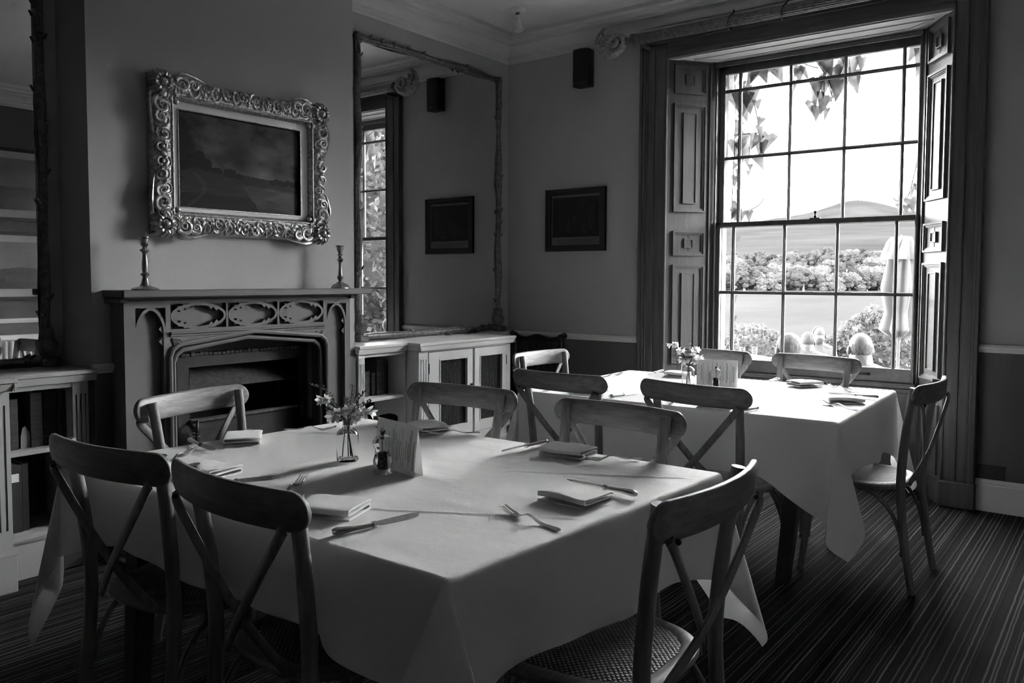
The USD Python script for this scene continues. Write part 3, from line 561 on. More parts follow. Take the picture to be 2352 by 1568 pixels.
# ================================================================ built-in bookcases, cupboard and their worktops
TP = [(0, 0), (0, .052), (.010, .052), (.016, .046), (.016, .036), (.008, .030), (.006, .022), (-.002, .016), (-.004, .004), (-.01, 0)]
def worktop(name, label, deep, shallow, m_white=m_white):
    t = thing(name, label, 'worktop', (0, 0, 0))
    y0, y1, x1 = deep; obj('board', cat([box(0.001, x1, y0+.0, y1, .850, .902)]), m_white, t)
    obj('nosing', cat([mould(TP, (x1, y0-.012, .850), (x1, y1+.012, .850), (1, 0, 0))]), m_white, t)
    ys0, ys1, xs = shallow; obj('board', box(0.001, xs, ys0, ys1, .850, .902), m_white, t)
    obj('nosing', mould(TP, (xs, ys0, .850), (xs, ys1, .850), (1, 0, 0)), m_white, t)
    yj, s = (y0, -1) if abs(ys1-y0) < .05 else (y1, 1)
    obj('nosing', mould(TP, (xs, yj, .850), (x1+.012, yj, .850), (0, s, 0)), m_white, t)
    ye = y1 if s < 0 else y0
    obj('nosing', mould(TP, (0.001, ye, .850), (x1+.012, ye, .850), (0, -s, 0)), m_white, t)
    return t
worktop('worktop', 'white moulded worktop below the right mirror', (-1.495, -.487, .432), (BR+.002, -1.495, .322))
worktop('worktop', 'shade-toned white moulded worktop at the far left', (-5.2, -3.925, .432), (-3.925, BL-.002, .322), m_white_shaded)
def flutes(x, y0, y1, z0, z1, k=3):
    p = sbox(y0, z0, y1, z1); w = (y1-y0)
    ch = unary_union([sbox(y0+w*(.22+.56*i/(k-1))-.0045, z0+.10, y0+w*(.22+.56*i/(k-1))+.0045, z1-.06) for i in range(k)])
    return cat([YZ(p, x-.016, x-.006), YZ(p.difference(ch), x-.006, x)])
m_wire = mat('galvanised_wire', .16, .4, metal=.3)
cup = thing('cupboard', 'white fitted cupboard with two wire mesh doors under the right mirror', 'cupboard', (0, 0, 0))
cy, cY, cx = -1.482, -.490, .405
obj('carcass', cat([rbox(.001, cx-.02, cy, cy+.02, 0, .85), rbox(.001, cx-.02, cY-.02, cY, 0, .85), box(.001, .012, cy, cY, .1, .85), box(.001, cx-.03, cy, cY, .16, .18), box(.012, cx-.06, cy+.02, cY-.02, .55, .57), rbox(cx-.02, cx, cy, cY, .835, .852), rbox(cx-.02, cx, cy, cY, .16, .235)]), m_white, cup)
obj('fluted_stile', flutes(cx+.003, cy, cy+.088, .16, .85), m_white, cup); obj('stile', rbox(cx-.02, cx, cY-.05, cY, .16, .85), m_white, cup)
obj('side_panel', rbox(.001, cx, cy-.006, cy, .15, .85), m_white, cup)
obj('plinth', cat([rbox(.001, cx+.008, cy-.01, cY+.01, 0, .15), mould([(0, 0), (.012, 0), (.010, .012), (.003, .022), (0, .022)], (cx, cy-.01, .15), (cx, cY+.01, .15), (1, 0, 0))]), m_white, cup)
for y0, y1, my0, my1, lab in ((-1.388, -.932, -1.275, -.994, None), (-.915, -.541, -.851, -.598, None)):
    dr = obj('door', YZ(sbox(y0+.003, .24, y1-.003, .832).difference(sbox(my0, .312, my1, .773)), cx-.018, cx+.004), m_white, cup)
    obj('opening_bead', YZ(sbox(my0-.006, .306, my1+.006, .779).difference(sbox(my0+.002, .314, my1-.002, .771)), cx+.002, cx+.008), m_white, dr)
    wires = []; kx = int((my1-my0)/.0185); nz = int(.46/.0155)
    for i in range(kx+1):
        yy = my0+.004+i*(my1-my0-.008)/kx; P = [(cx-.012+.0015*((i+j) % 2), yy+.0042*(1 if (j % 2) else -1), .314+j*.457/nz) for j in range(nz+1)]
        wires.append(tube(P, .0016, 4, cap=False))
    for j in range(1, nz, 2):
        pass
    obj('wire_mesh', cat(wires), m_wire, dr); 
    obj('hinge', cat([rbox(cx+.002, cx+.008, (y0 if y0 < -1 else y1-.008), (y0+.008 if y0 < -1 else y1), z, z+.07) for z in (.32, .69)]), m_iron, dr)
obj('dark_backing', box(cx-.036, cx-.030, cy+.02, cY-.02, .19, .84), m_soot, cup)
obj('door_knob', lathe([(0, 0), (.008, 0), (.005, .01), (.011, .016), (.009, .024), (0, .027)], 12, (0, 0, 0)).apply_transform(trimesh.transformations.rotation_matrix(PI/2, [0, 1, 0])).apply_translation([cx+.004, -.955, .58]), m_iron, cup)
def bookcase(label, y0, y1, ypl, flip, shelves, m_white=m_white):
    """y0..y1 opening; ypl: the fluted stile's outer edge"""
    t = thing('bookcase', label, 'bookcase', (0, 0, 0)); x = .305; a, b = min(y0, y1, ypl), max(y0, y1, ypl)
    obj('back_panel', box(.001, .010, a, b, .14, .85), m_dark, t)
    for q in shelves: obj('shelf', cat([rbox(.010, x-.006, y0+.001, y1-.001, q-.022, q, .003)]), m_white, t)
    obj('bottom_shelf', rbox(.010, x, y0, y1, .175, .20, .004), m_white, t)
    obj('base_moulding', mould([(0, 0), (.006, 0), (.016, .010), (.020, .022), (.018, .030), (.004, .036), (0, .036)], (x-.004, a, .160), (x-.004, b, .160), (1, 0, 0)), m_white, t)
    obj('plinth', rbox(.001, x-.004, a, b, 0, .175), m_white, t)
    obj('side_panel', rbox(.010, x, y0-.016, y0, .19, .85), m_white, t); obj('side_panel', rbox(.010, x, y1, y1+.016, .19, .85), m_white, t)
    s0, s1 = sorted((ypl, y0 if abs(ypl-y0) < abs(ypl-y1) else y1)); obj('fluted_stile', flutes(x+.003, s0, s1, .19, .85), m_white, t)
    obj('top_rail', rbox(x-.02, x, y0-.01, y1+.01, .826, .85), m_white, t)
    return t
bookcase('white open bookcase between the fireplace and the mesh cupboard', -1.862, -1.505, -1.912, 0, [.562])
struct('trim_11', rbox(.29, .297, -1.985, -1.915, .0, .85), m_pine_v, 'bare wood strip between the fire surround and the bookcase')
bookcase('shade-toned white open bookcase at the far left beside the chimney breast', -3.912, -3.632, -3.562, 1, [.566], m_white_shaded)
lc = thing('cupboard', 'shade-toned white fitted cupboard at the far left edge, only its corner showing', 'cupboard', (0, 0, 0))
obj('carcass', rbox(.001, .39, -5.15, -3.934, .15, .85), m_white_shaded, lc); obj('fluted_stile', flutes(.405, -4.03, -3.932, .16, .85), m_white_shaded, lc)
obj('plinth', cat([rbox(.001, .425, -5.15, -3.925, 0, .15), mould([(0, 0), (.014, 0), (.016, .01), (.006, .026), (0, .026)], (.41, -5.15, .15), (.41, -3.925, .15), (1, 0, 0))]), m_white_shaded, lc)
# ================================================================ cross-back chairs
def bent_rail(hw, h, th, z, y_end, bow, lean, n=44):
    V = []; k = 18; a = np.linspace(0, 2*PI, k, endpoint=False)
    s = np.concatenate([-hw+(h/2)*(1-np.cos(np.linspace(0, PI/2, 9)))[:-1], np.linspace(-hw+h/2, hw-h/2, n), (hw-(h/2)*(1-np.cos(np.linspace(0, PI/2, 9))))[::-1][1:]])
    for x in s:
        e = max(0, abs(x)-(hw-h/2)); hh = math.sqrt(max(1e-6, (h/2)**2-e*e)); t_ = th/2*min(1, .55+hh/(h/2)*.45)
        y = y_end-bow*(1-(x/hw)**2); sl = 2*bow*x/hw**2; nx, ny = -sl, 1.; q = math.hypot(nx, ny); nx /= q; ny /= q
        ca, sa = np.cos(a), np.sin(a); cc = np.sign(ca)*np.abs(ca)**.55*t_; ss = np.sign(sa)*np.abs(sa)**.75*hh
        V.append(np.stack([x+nx*cc, y+ny*cc-lean*ss, z+ss], 1))
    m = len(s); V = np.vstack(V); F = []; i = np.arange(k); j = (i+1) % k
    for q in range(m-1): F += [np.stack([q*k+i, (q+1)*k+j, q*k+j], 1), np.stack([q*k+i, (q+1)*k+i, (q+1)*k+j], 1)]
    V = np.vstack([V, V[:k].mean(0), V[-k:].mean(0)]); c0, c1 = len(V)-2, len(V)-1
    F += [np.stack([np.full(k, c0), i, j], 1), np.stack([np.full(k, c1), (m-1)*k+j, (m-1)*k+i], 1)]
    return tm(V, np.vstack(F))
def seat_outline(n=60, s=1.):
    t = np.linspace(0, 2*PI, n, endpoint=False); c, q = np.cos(t), np.sin(t)
    x = np.sign(c)*np.abs(c)**.62*.205*s; y = np.sign(q)*np.abs(q)**.62*.200*s
    return np.stack([x*(1+.12*(y/.2)), y+.005], 1)
def make_chair(label, loc, rz):
    t = thing('dining_chair', label, 'chair', loc, rz, 'cross-back chairs')
    o = seat_outline(); P = np.stack([o[:, 0], o[:, 1], np.full(len(o), .437)], 1); P = np.vstack([P, P[:1]])
    obj('seat_frame', tube(P, .024, 10, flat=.62, cap=False, upv=(0, 0, 1)), m_oak_x, t)
    oi = seat_outline(48, .90); rings = [np.stack([oi[:, 0]*r, (oi[:, 1]-.005)*r+.005, np.full(48, .447+.012*(1-r*r))], 1) for r in np.linspace(1, .08, 9)]
    V = np.vstack(rings+[A([[0, .005, .459]])]); F = []; i = np.arange(48); j = (i+1) % 48
    for q in range(8): F += [np.stack([q*48+i, q*48+j, (q+1)*48+j], 1), np.stack([q*48+i, (q+1)*48+j, (q+1)*48+i], 1)]
    F.append(np.stack([8*48+i, 8*48+j, np.full(48, len(V)-1)], 1))
    obj('cane_seat', cat([tm(V, np.vstack(F)), moved(tm(V*A([1, 1, -1]), np.vstack(F)[:, ::-1]), (0, 0, .885))]), m_cane, t, smooth=True)
    obj('top_rail', bent_rail(.272, .088, .024, .847, -.268, .045, .10), m_oak_x, t, smooth=True)
    for s in (-1, 1):
        p = spline([(s*.200, -.268, 0), (s*.193, -.232, .22), (s*.190, -.212, .45), (s*.196, -.226, .66), (s*.208, -.257, .874)], 28)
        obj('rear_post', tube(p, np.interp(p[:, 2], [0, .45, .87], [.0155, .019, .0175]), 14), m_oak_z, t)
        b = spline([(s*.228, -.296, .812), (s*.20, -.298, .772), (s*.02, -.268, .575), (-s*.115, -.222, .448)], 26)
        obj('cross_brace', tube(b+A([0, -.006*s, 0]), .0155, 10, flat=.42, upv=(0, -1, .15)), m_oak_z, t)
        obj('bolt', sph((s*.212, -.300, .806), .007, 1), m_iron, t)
        f = spline([(s*.188, .168, .43), (s*.192, .178, .22), (s*.204, .200, 0)], 16)
        obj('front_leg', tube(f, np.interp(f[:, 2], [0, .43], [.014, .019]), 12), m_oak_z, t)
        a = np.linspace(0, PI/2, 12)
        obj('side_bracket', tube(np.stack([np.full(12, s*.19), .172-.165*(1-np.cos(a)), .16+.262*np.sin(a)], 1), .009, 8), m_oak_z, t)
        obj('side_bracket', tube(np.stack([np.full(12, s*.191), -.226+.19*(1-np.cos(a)), .15+.27*np.sin(a)], 1), .009, 8), m_oak_z, t)
        obj('front_bracket', tube(np.stack([s*(.19-.165*(1-np.cos(a))), np.full(12, .172), .16+.262*np.sin(a)], 1), .009, 8), m_oak_z, t)
    return t
CH = [((1.969, -4.042), 4.6, 'oak cross-back chair before the near table, left of the pair seen from behind'),
      ((2.569, -4.038), -3.0, 'oak cross-back chair nearest the camera, right of the pair seen from behind'),
      ((1.559, -3.575), -79., 'pale oak cross-back chair in front of the fire grate'),
      ((1.999, -3.152), 184.2, 'oak cross-back chair standing before the mesh cupboard, beyond the near table'),
      ((2.696, -3.187), 174.9, 'oak cross-back chair beyond the near table, between the two tables at the right'),
      ((3.133, -3.699), 90.4, 'oak cross-back chair with lit cane seat at the right end of the near table'),
      ((1.565, -1.354), -92.6, 'sunlit oak cross-back chair before the dark spindle chair, left of the far table'),
      ((2.001, -1.922), -2.2, 'oak cross-back chair on the near side of the far table, nearest the cupboard'),
      ((2.709, -1.920), -8.6, 'oak cross-back chair standing directly in front of the far menu card'),
      ((2.020, -.865), 175., 'oak cross-back chair under the window behind the far vase of flowers'),
      ((2.625, -.865), 168.8, 'oak cross-back chair under the window, right of the far menu card'),
      ((3.157, -1.442), 88.5, 'dark oak cross-back chair seen side on at the right end of the far table')]
ch0 = make_chair(CH[0][2], (*CH[0][0], 0), CH[0][1])
for xy, r, lab in CH[1:]: dup(ch0, (*xy, 0), r, lab)

# dark spindle chair in the corner
sc = thing('spindle_chair', 'dark spindle-back chair against the wall in the corner by the cupboard', 'chair', (.33, -.075, 0), 180)
obj('seat', rbox(-.21, .21, -.02, .36, .42, .45, .012), m_dark, sc)
x = np.linspace(-.25, .25, 40); top = .872+.012*np.cos(x*25)+.012*(np.abs(x) > .2); bot = .828+.004*np.cos(x*25)
obj('top_rail', extr(Polygon(np.vstack([np.stack([x, top], 1), np.stack([x, bot], 1)[::-1]])), .024, (0, -.055, 0), (1, 0, 0), (0, 0, 1), (0, 1, 0)), m_dark, sc)
for s in (-1, 1):
    obj('ear', sph((s*.252, -.043, .882), .024, 2, None), m_dark, sc)
    obj('rear_post', tube([(s*.215, .01, 0), (s*.215, -.005, .45), (s*.225, -.045, .86)], .018, 10), m_dark, sc)
    obj('front_leg', lathe([(0, 0), (.015, 0), (.02, .1), (.014, .14), (.022, .3), (.018, .42), (0, .42)], 12, (s*.18, .33, 0)), m_dark, sc)
obj('lower_rail', rbox(-.21, .21, -.030, -.012, .56, .585), m_dark, sc)
for k in range(7):
    px = -.165+k*.055; prof = [(.006, .575), (.007, .61), (.012, .65), (.006, .69), (.006, .70), (.013, .745), (.006, .79), (.007, .835)]
    obj('spindle', moved(lathe(prof, 10), (px, -.030, 0), rx=0).apply_transform(trimesh.transformations.shear_matrix(.0, [1, 0, 0], [0, 0, 0], [0, 1, 0]) if False else np.eye(4)), m_dark, sc)

# ================================================================ tables and their cloths
TZ = .735
def table(label, c, rz, L, Wd):
    t = thing('dining_table', label, 'table', (*c, 0), rz)
    obj('tabletop', rbox(-L/2, L/2, -Wd/2, Wd/2, TZ-.032, TZ-.004, .004), m_dark, t)
    obj('apron', cat([rbox(-L/2+.10, L/2-.10, s*(Wd/2-.12)-.012, s*(Wd/2-.12)+.012, TZ-.12, TZ-.03) for s in (-1, 1)]), m_dark, t)
    for sx in (-1, 1):
        for sy in (-1, 1):
            x1, y1 = sx*(L/2-.13), sy*(Wd/2-.13); x0, y0 = x1-sx*.05, y1+sy*.07
            h = trimesh.convex.convex_hull(np.vstack([A([[x0+a*.026, y0+b*.026, 0] for a in (-1, 1) for b in (-1, 1)]), A([[x1+a*.038, y1+b*.038, TZ-.034] for a in (-1, 1) for b in (-1, 1)])]))
            obj('leg', h, m_dark, t)
    return t
NT = dict(c=(2.315, -3.608), rz=0., L=1.570, W=1.165)
NF, NB = {**NT, 'L': 1.576, 'sh': .05}, {**NT, 'sh': .05}
FT = dict(c=(2.345, -1.292), rz=1.2, L=1.575, W=1.235)
FF, FB = {**FT, 'L': 1.582, 'sh': -.02}, {**FT, 'sh': -.02}
table('long wooden table nearest the camera, hidden under two white cloths', NT['c'], NT['rz'], 1.49, 1.15)
table('long wooden table below the window, one splayed leg showing under its cloth', FT['c'], FT['rz'], 1.52, 1.21)
def tablecloth(label, T, yfrac0, yfrac1, free, ov, tips, seed, lift=0.):
    """half cloth: across the table from yfrac0 to yfrac1 of its width; 'free' is the side that only lies on the top; ov: overhangs {x0,x1,y}; tips {(sx,sy): length}"""
    L, Wd = T['L'], T['W']; x0, x1 = -L/2-.004, L/2+.004
    y0, y1 = -Wd/2+yfrac0*Wd, -Wd/2+yfrac1*Wd
    if free == 'y1': y0 -= .004
    else: y1 += .004
    sy = -1 if free == 'y1' else 1; ye = y0 if sy < 0 else y1
    rs = np.random.default_rng(seed); ph = rs.uniform(0, 6.28, 8); ph[2], ph[3] = 1., 2.; z0 = TZ+lift
    nx, ny = 170, 76
    X = np.linspace(x0, x1, nx); Y = np.linspace(y0, y1, ny)
    def wr(x, y):
        p = np.stack([x*5+.7*y, y*11, np.full_like(x, seed)], -1); e = np.minimum.reduce([np.abs(x-x0), np.abs(x-x1), np.abs(y-ye)])
        k = np.clip(e/.05, 0, 1)
        d1 = np.abs((y-(y0+y1)/2)-.55*(x-.45)); d2 = np.abs(x+.25)
        cr = .0032*np.exp(-(d1/.006)**2)*(x > .3)+.0018*np.exp(-(d2/.006)**2)+.0014*np.exp(-((np.abs(x-.33))/.006)**2)
        return k*(.0062*(meshkit.fbm(p, 4, seed)-.5)+cr)
    V, F = [], []
    def patch(P, flip):
        nu, nv = P.shape[:2]; b = sum(len(v) for v in V); V.append(P.reshape(-1, 3)); i = np.arange(nu*nv).reshape(nu, nv)+b
        a_, b_, c_, d_ = i[:-1, :-1].ravel(), i[1:, :-1].ravel(), i[1:, 1:].ravel(), i[:-1, 1:].ravel()
        f = np.vstack([np.stack([a_, b_, c_], 1), np.stack([a_, c_, d_], 1)]); F.append(f[:, ::-1] if flip else f)
    gx, gy = np.meshgrid(X, Y, indexing='ij'); patch(np.stack([gx, gy, z0+wr(gx, gy)], -1), False)
    nt = 30; T_ = np.linspace(0, 1, nt)**1.1; r = .016
    def drop(d, flare):
        """how far out and how far down a piece of cloth d past the edge hangs"""
        arc = r*PI/2; q = np.clip(d/r, 0, PI/2); o = r*np.sin(q)+np.clip(d-arc, 0, None)*flare; z = r*(1-np.cos(q))+np.clip(d-arc, 0, None)
        return o, z
    def wave(s, t, k):
        return (t**1.6)*(.010*np.sin(s*9+ph[k])+.006*np.sin(s*21+ph[k+1]))
    for sx, xe, key in ((-1, x0, 'x0'), (1, x1, 'x1')):
        s, t = np.meshgrid(Y, T_, indexing='ij'); far = np.abs(s-ye)/(Wd/2); d = t*(ov[key]+(tips[sx][2]-ov[key])*np.clip(1-np.abs(s-ye)/.3, 0, 1)**1.3)*(1+.05*np.sin(s*6+ph[2]))
        o, z = drop(d, .05); o = o+wave(s, t, 3)*np.clip(far*4, 0, 1)
        patch(np.stack([xe+sx*o, s, z0-z], -1), sx < 0)
    s, t = np.meshgrid(X, T_, indexing='ij'); e = np.minimum(np.abs(s-x0), np.abs(s-x1))
    cr_ = lambda sx: tips[sx]                      # (tip length, long side's overhang at the corner, end's overhang there, lean, lobe end, lobe long)
    g0 = np.clip(1-np.abs(s-x0)/.34, 0, 1)**1.3; g1 = np.clip(1-np.abs(s-x1)/.34, 0, 1)**1.3
    base = ov['y']*(1+.04*np.sin(s*5+ph[4])*np.clip(e*4, 0, 1)); d = t*(base+g0*(cr_(-1)[1]-ov['y'])+g1*(cr_(1)[1]-ov['y']))
    o, z = drop(d, .05); o = o+wave(s, t, 5)*np.clip(e*4, 0, 1)+.05*np.sin(PI*np.clip(e/.34, 0, 1))*t**2*(e < .34); patch(np.stack([s, ye+sy*o, z0-z], -1), sy > 0)
    for sx, xe, key in ((-1, x0, 'x0'), (1, x1, 'x1')):
        nth = 34; th, t = np.meshgrid(np.linspace(0, PI/2, nth), T_, indexing='ij'); q = th/(PI/2)
        tip, py, pe_, lean, lbx, lby = tips[sx]
        qt = .5; pe = pe_*(1+.05*math.sin(ye*6+ph[2]))
        R = np.where(q < qt, pe+(tip-pe)*(q/qt)**1.15, py+(tip-py)*((1-q)/(1-qt))**1.15); d = t*R
        o, z = drop(d, .05)
        hx, hy = np.cos(th), np.sin(th)
        w_ = np.sin(PI*q); Aq = lean*w_**1.2; Bq = np.where(q < .5, lbx, -lby)*np.abs(np.sin(2*PI*q))**1.4
        hang = np.clip(d-r*PI/2, 0, None)
        dx, dy = sx/math.sqrt(2), sy/math.sqrt(2); lx, ly = sx/math.sqrt(2), -sy/math.sqrt(2)
        px = xe+sx*hx*o+hang*(np.sin(Aq)*dx+np.sin(Bq)*lx); py_ = ye+sy*hy*o+hang*(np.sin(Aq)*dy+np.sin(Bq)*ly)
        zz = r*(1-np.cos(np.clip(d/r, 0, PI/2)))+hang*np.cos(Aq)*np.cos(Bq)
        patch(np.stack([px, py_, z0-zz], -1), (sx*sy) < 0)
    m = tm(np.vstack(V), np.vstack(F)); m.merge_vertices(digits_vertex=5); m.vertices[:, 0] += T['sh']*m.vertices[:, 1]
    m.apply_transform(trimesh.transformations.rotation_matrix(math.radians(T['rz']), [0, 0, 1])); m.apply_translation([*T['c'], 0])
    return tag(obj('tablecloth', m, m_cloth, None, smooth=45), label, 'tablecloth')
tablecloth('white linen cloth draped over the front half of the near table', NF, 0, .535, 'y1', dict(x0=.25, x1=.26, y=.205), {-1: (.60, .30, .36, .12, .20, .20), 1: (.50, .25, .30, .20, .25, .40)}, 3, .0045)
tablecloth('white linen cloth over the far half of the near table', NB, .49, 1, 'y0', dict(x0=.25, x1=.26, y=.24), {-1: (.45, .26, .30, .2, .2, .3), 1: (.575, .47, .36, .20, .30, .12)}, 5)
tablecloth('white linen cloth draped over the near half of the far table', FF, 0, .52, 'y1', dict(x0=.25, x1=.27, y=.275), {-1: (.42, .30, .28, .2, .2, .3), 1: (.565, .44, .36, .13, .20, .14)}, 7, .0045)
tablecloth('white linen cloth over the window half of the far table', FB, .475, 1, 'y0', dict(x0=.25, x1=.29, y=.25), {-1: (.42, .28, .28, .2, .2, .2), 1: (.58, .34, .44, .12, .2, .2)}, 9)

# ================================================================ cutlery, napkins, menus, flowers, pepper mills
ZT = TZ+.0055
def flat_piece(poly, th, zf, tf=None, seg=.006):
    """an outline of small thickness bent along x by the height function zf"""
    m = extr(poly, th); m = m.subdivide_to_size(seg, max_iter=8) if seg else m; v = m.vertices.copy()
    up_ = v[:, 2] > th/2; v[:, 2] = zf(v[:, 0], v[:, 1])+np.where(up_, th, 0)*(1 if tf is None else tf(v[:, 0])); m.vertices = v
    return welded(m)
def make_fork(label, p, rz):
    t = thing('fork', label, 'fork', p, rz, 'table forks')   # handle end at 0, tines towards +x, length .205
    L = .205; xs = np.linspace(0, .135, 24); w = np.interp(xs, [0, .012, .04, .09, .12, .135], [.0045, .0095, .0075, .0032, .0030, .0045])
    hd = Polygon(np.vstack([np.stack([xs, w], 1), np.stack([xs, -w], 1)[::-1]]))
    zf = lambda x, y: .0012+.013*np.exp(-((x-.105)/.030)**2)+.004*np.clip((x-.15)/.05, 0, 1)**2*5*.6-.003*np.exp(-((x-.150)/.012)**2)+60*y*y*(x > .13)*.5
    obj('handle', flat_piece(hd, .0028, zf), m_steel, t, smooth=40)
    xs = np.linspace(.133, .165, 12); w = np.interp(xs, [.133, .145, .158, .165], [.0042, .0105, .0125, .0125])
    palm = Polygon(np.vstack([np.stack([xs, w], 1), np.stack([xs, -w], 1)[::-1]]))
    obj('palm', flat_piece(palm, .0022, zf), m_steel, t, smooth=40)
    for k in range(4):
        yc_ = -.0105+k*.007
        tn = Polygon([(.163, yc_-.0021), (.163, yc_+.0021), (.197, yc_*.93+.0017), (L, yc_*.9+.0006), (L, yc_*.9-.0006), (.197, yc_*.93-.0017)])
        obj('tine', flat_piece(tn, .002, zf, seg=.008), m_steel, t, smooth=40)
    return t
def make_knife(label, p, rz):
    t = thing('knife', label, 'knife', p, rz, 'table knives')   # handle end at 0, blade tip at +x .23
    P = spline([(0, .010, .009), (.012, .006, .0095), (.05, .001, .009), (.10, 0, .008)], 22); R = np.interp(P[:, 0], [0, .010, .022, .06, .098, .104], [.0075, .0115, .0105, .0075, .0062, .0062])
    obj('handle', tube(P, R, 12, flat=.8), m_steel, t)
    obj('collar', tube([(.100, 0, .008), (.108, 0, .008)], .0078, 12), m_steel, t)
    xs = np.linspace(.105, .232, 26); y0 = np.interp(xs, [.105, .12, .20, .225, .232], [-.005, -.0085, -.0100, -.006, .003]); y1 = np.interp(xs, [.105, .20, .232], [.006, .0075, .004])
    bl = Polygon(np.vstack([np.stack([xs, y0], 1), np.stack([xs, y1], 1)[::-1]]))
    b = extr(bl, .0018); b.apply_transform(trimesh.transformations.rotation_matrix(math.radians(32), [1, 0, 0])); b.apply_translation([0, 0, .0085])
    obj('blade', b, m_steel_d, t)
    return t
def ang(a, b): return math.degrees(math.atan2(b[1]-a[1], b[0]-a[0]))
FK = [((3.093, -3.818), (2.825, -3.764), 'steel fork right of the front right corner seat, on the near table'), ((2.356, -4.045), (2.254, -3.885), 'fork with only its tines showing behind the nearest chair rail'),
      ((1.748, -4.02), (1.654, -3.873), 'fork above the left chair of the front pair'), ((1.542, -3.410), (1.68, -3.325), 'fork on the left end of the near table beyond the napkin'),
      ((2.175, -2.995), (2.072, -3.128), 'fork at the far edge of the near table, right of the menu card'), ((2.872, -3.012), (2.772, -3.139), 'fork at the far right corner of the near table by a folded napkin'),
      ((2.96, -.90), (2.823, -.784), 'fork by the napkin under the window on the far table'), ((3.151, -1.528), (2.919, -1.414), 'fork in front of the right end napkin on the far table'),
      ((1.70, -1.90), (1.735, -1.70), 'fork at the near left corner of the far table'), ((1.62, -1.197), (1.652, -1.0), 'fork on the left end of the far table'),
      ((2.425, -1.74), (2.418, -1.90), 'fork behind the chair in front of the far menu card')]
f0 = None
for a_, b_, lab in FK:
    p, r_ = (*a_, ZT), ang(a_, b_)
    if f0 is None: f0 = make_fork(lab, p, r_)
    else: dup(f0, p, r_, lab)
KN = [((2.716, -4.163), (2.762, -3.937), 'steel knife with a pistol handle, beside the nearest napkin'), ((3.09, -3.44), (2.874, -3.430), 'knife behind the napkin at the right end of the near table'),
      ((2.08, -4.11), (2.177, -3.925), 'knife between the two front chairs of the near table'), ((1.475, -3.772), (1.735, -3.812), 'knife at the left end of the near table before the napkin'),
      ((1.985, -3.03), (1.769, -3.231), 'knife partly hidden behind the near menu card'), ((2.486, -3.005), (2.466, -3.25), 'dark knife at the far side of the near table, left of a napkin'),
      ((3.134, -1.077), (2.908, -1.103), 'knife behind the right end napkin on the far table'), ((2.484, -.66), (2.483, -.93), 'bright knife right of the far menu card'),
      ((2.778, -1.890), (2.806, -1.70), 'knife on the near edge of the far table, right of the chair rail'), ((2.10, -1.895), (2.121, -1.69), 'knife on the near edge of the far table between the two chairs'),
      ((1.757, -.69), (1.785, -.94), 'knife on the window side of the far table, left end')]
k0 = None
for a_, b_, lab in KN:
    p, r_ = (*a_, ZT), ang(a_, b_)
    if k0 is None: k0 = make_knife(lab, p, r_)
    else: dup(k0, p, r_, lab)
def make_napkin(label, p, rz, seed, w=.155, d=.118):
    """a cloth square folded in four: a zig-zag section swept along, then softened"""
    th = .0034; x0, x1 = -d/2, d/2
    path = [(x0+.004, .0), (x1-.010, .0), (x1, .0058), (x1-.010, .0115), (x0+.014, .0108), (x0+.003, .0166), (x0+.014, .0222), (x1-.014, .0214), (x1+.005, .0180)]
    pl = np.array(spline(A([(a, b, 0) for a, b in path]), 60))[:, :2]
    sec = LineString(pl).buffer(th*.62, cap_style=1, quad_segs=3).simplify(.00025)
    cs = m3.CrossSection([np.array(q.exterior.coords)[:-1].tolist() for q in polys(sec)], m3.FillRule.EvenOdd)
    m = unman(m3.Manifold.extrude(cs, w, 20)); v = m.vertices; v = np.stack([v[:, 2]-w/2, v[:, 0], v[:, 1]+th*.7], 1)
    n_ = lambda k, sc_: meshkit.fbm(np.stack([v[:, 0]*sc_+seed*3, v[:, 1]*sc_, np.full(len(v), k+seed)], -1), 3, seed)-.5
    hgt = np.clip(v[:, 2]/.022, 0, 1)
    v[:, 2] += hgt*(.014*n_(0, 12)+.002)*(1-.5*np.clip(np.abs(v[:, 0])/(w/2), 0, 1)**4); v[:, 0] += .010*n_(2, 22)*hgt; v[:, 1] += .008*n_(4, 18)
    v[:, 2] = np.maximum(v[:, 2], .0002)
    mm = welded(tm(v, m.faces[:, ::-1] if np.linalg.det(A([[0, 0, 1], [1, 0, 0], [0, 1, 0]])) < 0 else m.faces))
    return tag(place_napkin(mm, p, rz), label, 'napkin', 'folded napkins')
def place_napkin(m, p, rz):
    g = obj('napkin', m, m_napkin, None, smooth=50); x = UsdGeom.Xformable(g); x.AddTranslateOp().Set(Gf.Vec3d(*map(float, p))); x.AddRotateZOp().Set(float(rz)); return g
for k, (p, r_, lab) in enumerate([((2.560, -4.040), 22, 'folded white napkin nearest the camera, beside the pistol handled knife'), ((2.976, -3.575), -4, 'folded white napkin at the right end of the near table'),
      ((1.955, -3.998), 8, 'folded napkin half hidden behind the front right chair'), ((1.615, -3.645), -38, 'folded white napkin at the left end of the near table'),
      ((1.985, -3.075), -25, 'folded napkin beside the near menu card at the far edge'), ((2.645, -3.105), 4, 'folded white napkin at the far side of the near table'),
      ((2.69, -.795), 55, 'folded grey-lit napkin on the far table under the window'), ((3.045, -1.305), 20, 'thick folded napkin at the right end of the far table'),
      ((2.62, -1.84), 12, 'folded napkin behind the chair in front of the far menu card'), ((1.925, -1.80), 20, 'folded napkin behind the left chair on the near side of the far table'),
      ((1.945, -.83), 10, 'folded napkin behind the far vase')]):
    make_napkin(lab, (*p, ZT-.001), r_, k+1)
